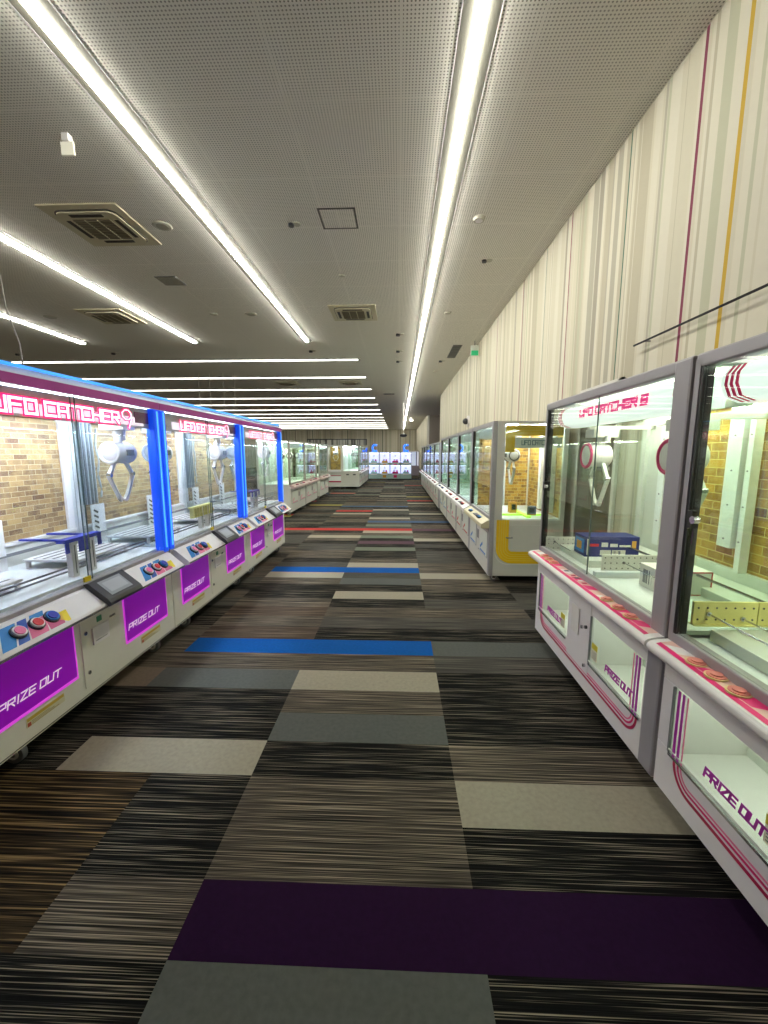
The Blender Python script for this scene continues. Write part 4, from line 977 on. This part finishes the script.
# ------------------------------------------------------------------ small stacked machines at the end of the aisle
LAV = mat('lavender_lit_panel', (225,222,250), 0.4, emit=(205,208,255), es=0.85); MINT = mat('mint_panel', (180,205,200), 0.4)
def mini_machine(acc):
    R = empty('mini_crane_game'); W = 0.32; D = 0.6
    m = MB(); m.box(-W, W, 0, D, 0.06, 0.36, MINT); m.box(-W, W, 0, D, 0.86, 1.02, MINT); m.box(-W, W, 0, D, 1.60, 1.66, PALE)
    m.box(-W, -W+0.02, 0, D, 0.36, 1.6, PALE); m.box(W-0.02, W, 0, D, 0.36, 1.6, PALE); m.build('body', R)
    for z0, z1 in ((0.36, 0.86), (1.02, 1.60)):
        m = MB(); m.box(-W+0.02, W-0.02, D-0.04, D-0.02, z0, z1, LAV); bk = m.build('lit_back', R)
        m = MB(); m.box(-W+0.02, W-0.02, 0.005, 0.01, z0, z1, GL_L); m.build('front_pane', R)
        m = MB(); m.box(-W+0.04, W-0.04, 0.2, 0.26, z1-0.02, z1, mat('mini_lamp', (255,255,255), 0.3, emit=(215,220,255), es=5.0)); m.build('lamp', R)
        m = MB(); m.box(-0.18, 0.18, 0.2, 0.4, z0, z0+0.1, acc); m.ball((-0.06, 0.3, z0+0.16), 0.07, 0.07, 0.07, WHITE); m.ball((0.1, 0.3, z0+0.15), 0.06, 0.06, 0.06, LPINK); m.build('prize_pile', R)
        m = MB(); m.tube([(0, 0.3, z1), (0, 0.3, z1-0.15)], 0.02, PALE); m.ball((0, 0.3, z1-0.17), 0.06, 0.06, 0.04, PALE); m.build('claw', R)
        m = MB(); m.box(-0.2, 0.2, -0.06, 0.0, z0-0.06, z0-0.01, WHITE); m.box(-0.10, 0.10, -0.01, 0, z0-0.24 if z0 < 0.5 else z0-0.14, z0-0.08, acc); m.build('console', R)
    m = MB()
    for x in (-0.25, 0.25):
        m.box(x-0.03, x+0.03, 0.05, 0.1, 0, 0.06, DGREY); m.box(x-0.03, x+0.03, D-0.1, D-0.05, 0, 0.06, DGREY)
    m.build('foot', R)
    return R
ml = ['leftmost of the small stacked lit machines at the aisle end', 'small stacked machine with a cream door, second from left at the aisle end', 'small stacked machine with a hot pink door at the aisle end', 'rightmost of the small stacked lit machines at the aisle end']
for i in range(4):
    o = mini_machine([MINT, SKIN, PINK, MINT][i]); o.location = (-1.52+0.65*i, 24.9, 0); tag(o, ml[i], 'mini claw machine', 'small stacked machines at the aisle end')
def blue_sign(x, y, label):
    o = empty('neon_sign', (x, y, 1.66)); tag(o, label, 'neon sign')
    BN = mat('blue_neon', (40,110,255), 0.4, emit=(30,105,255), es=1.6)
    m = MB(); pts = [(0.16*math.cos(t)+0.05, 0, 0.24+0.19*math.sin(t)) for t in [math.radians(50+26*k) for k in range(11)]]; m.tube(pts, 0.05, BN); m.build('neon_tube', o)
    m = MB(); m.box(-0.16, 0.16, -0.04, 0.04, 0, 0.04, BN); m.build('sign_base', o)
blue_sign(-1.50, 25.15, 'blue glowing curved sign on top of the left small machine')
blue_sign(0.40, 25.15, 'blue glowing curved sign on top of the rightmost small machine')
# grey counter and window frame machine behind them
R = empty('prize_cabinet', (0.98, 28.8, 0)); tag(R, 'grey low cabinet with a tall window behind, right of the small lit machines', 'cabinet')
m = MB(); m.box(-0.42, 0.42, 0, 0.8, 0.03, 0.72, mat('mauve_grey', (150,140,142), 0.5)); m.build('body', R, 0.01)
m = MB(); m.box(-0.42, -0.38, 0.05, 0.1, 0.72, 1.72, WHITE); m.box(0.2, 0.26, 0.05, 0.1, 0.72, 1.72, DGREY); m.box(0.36, 0.42, 0.05, 0.1, 0.72, 1.72, WHITE); m.box(-0.42, 0.42, 0.05, 0.8, 1.68, 1.74, WHITE); m.build('frame', R)
m = MB(); m.box(-0.38, 0.2, 0.07, 0.075, 0.74, 1.68, GL_L); m.build('window_pane', R)
m = MB(); m.box(-0.4, 0.4, 0.74, 0.78, 0.72, 1.70, mat('lit_shelf_back', (225,228,238), 0.4, emit=(215,220,240), es=0.5)); m.build('back', R)

# ------------------------------------------------------------------ camera, world, view
cam = bpy.data.cameras.new('camera'); co = bpy.data.objects.new('camera', cam); COL.objects.link(co)
f = 410.0; pitch = math.atan(59/f); yaw = math.atan(15*math.cos(pitch)/f)
cam.sensor_fit = 'VERTICAL'; cam.sensor_height = 36.0; cam.lens = f/1024*36.0; cam.clip_start = 0.02; cam.clip_end = 200
co.location = (0, 0, 1.6); co.rotation_euler = (PI/2-pitch, 0, yaw)
scn.camera = co
w = bpy.data.worlds.new('world'); scn.world = w; w.use_nodes = True
w.node_tree.nodes['Background'].inputs[0].default_value = (0.8, 0.85, 0.9, 1); w.node_tree.nodes['Background'].inputs[1].default_value = 0.1
scn.view_settings.view_transform = 'Standard'; scn.view_settings.look = 'None'; scn.view_settings.gamma = 1; scn.view_settings.use_curve_mapping = False
scn.view_settings.exposure = 0.4
c = scn.cycles
c.use_denoising = True; c.max_bounces = 10; c.diffuse_bounces = 4; c.glossy_bounces = 4; c.transparent_max_bounces = 40; c.transmission_bounces = 6
c.sample_clamp_indirect = 4.0; c.use_light_tree = True; c.caustics_reflective = False; c.caustics_refractive = False
try: c.denoiser = 'OPENIMAGEDENOISE'
except Exception: pass
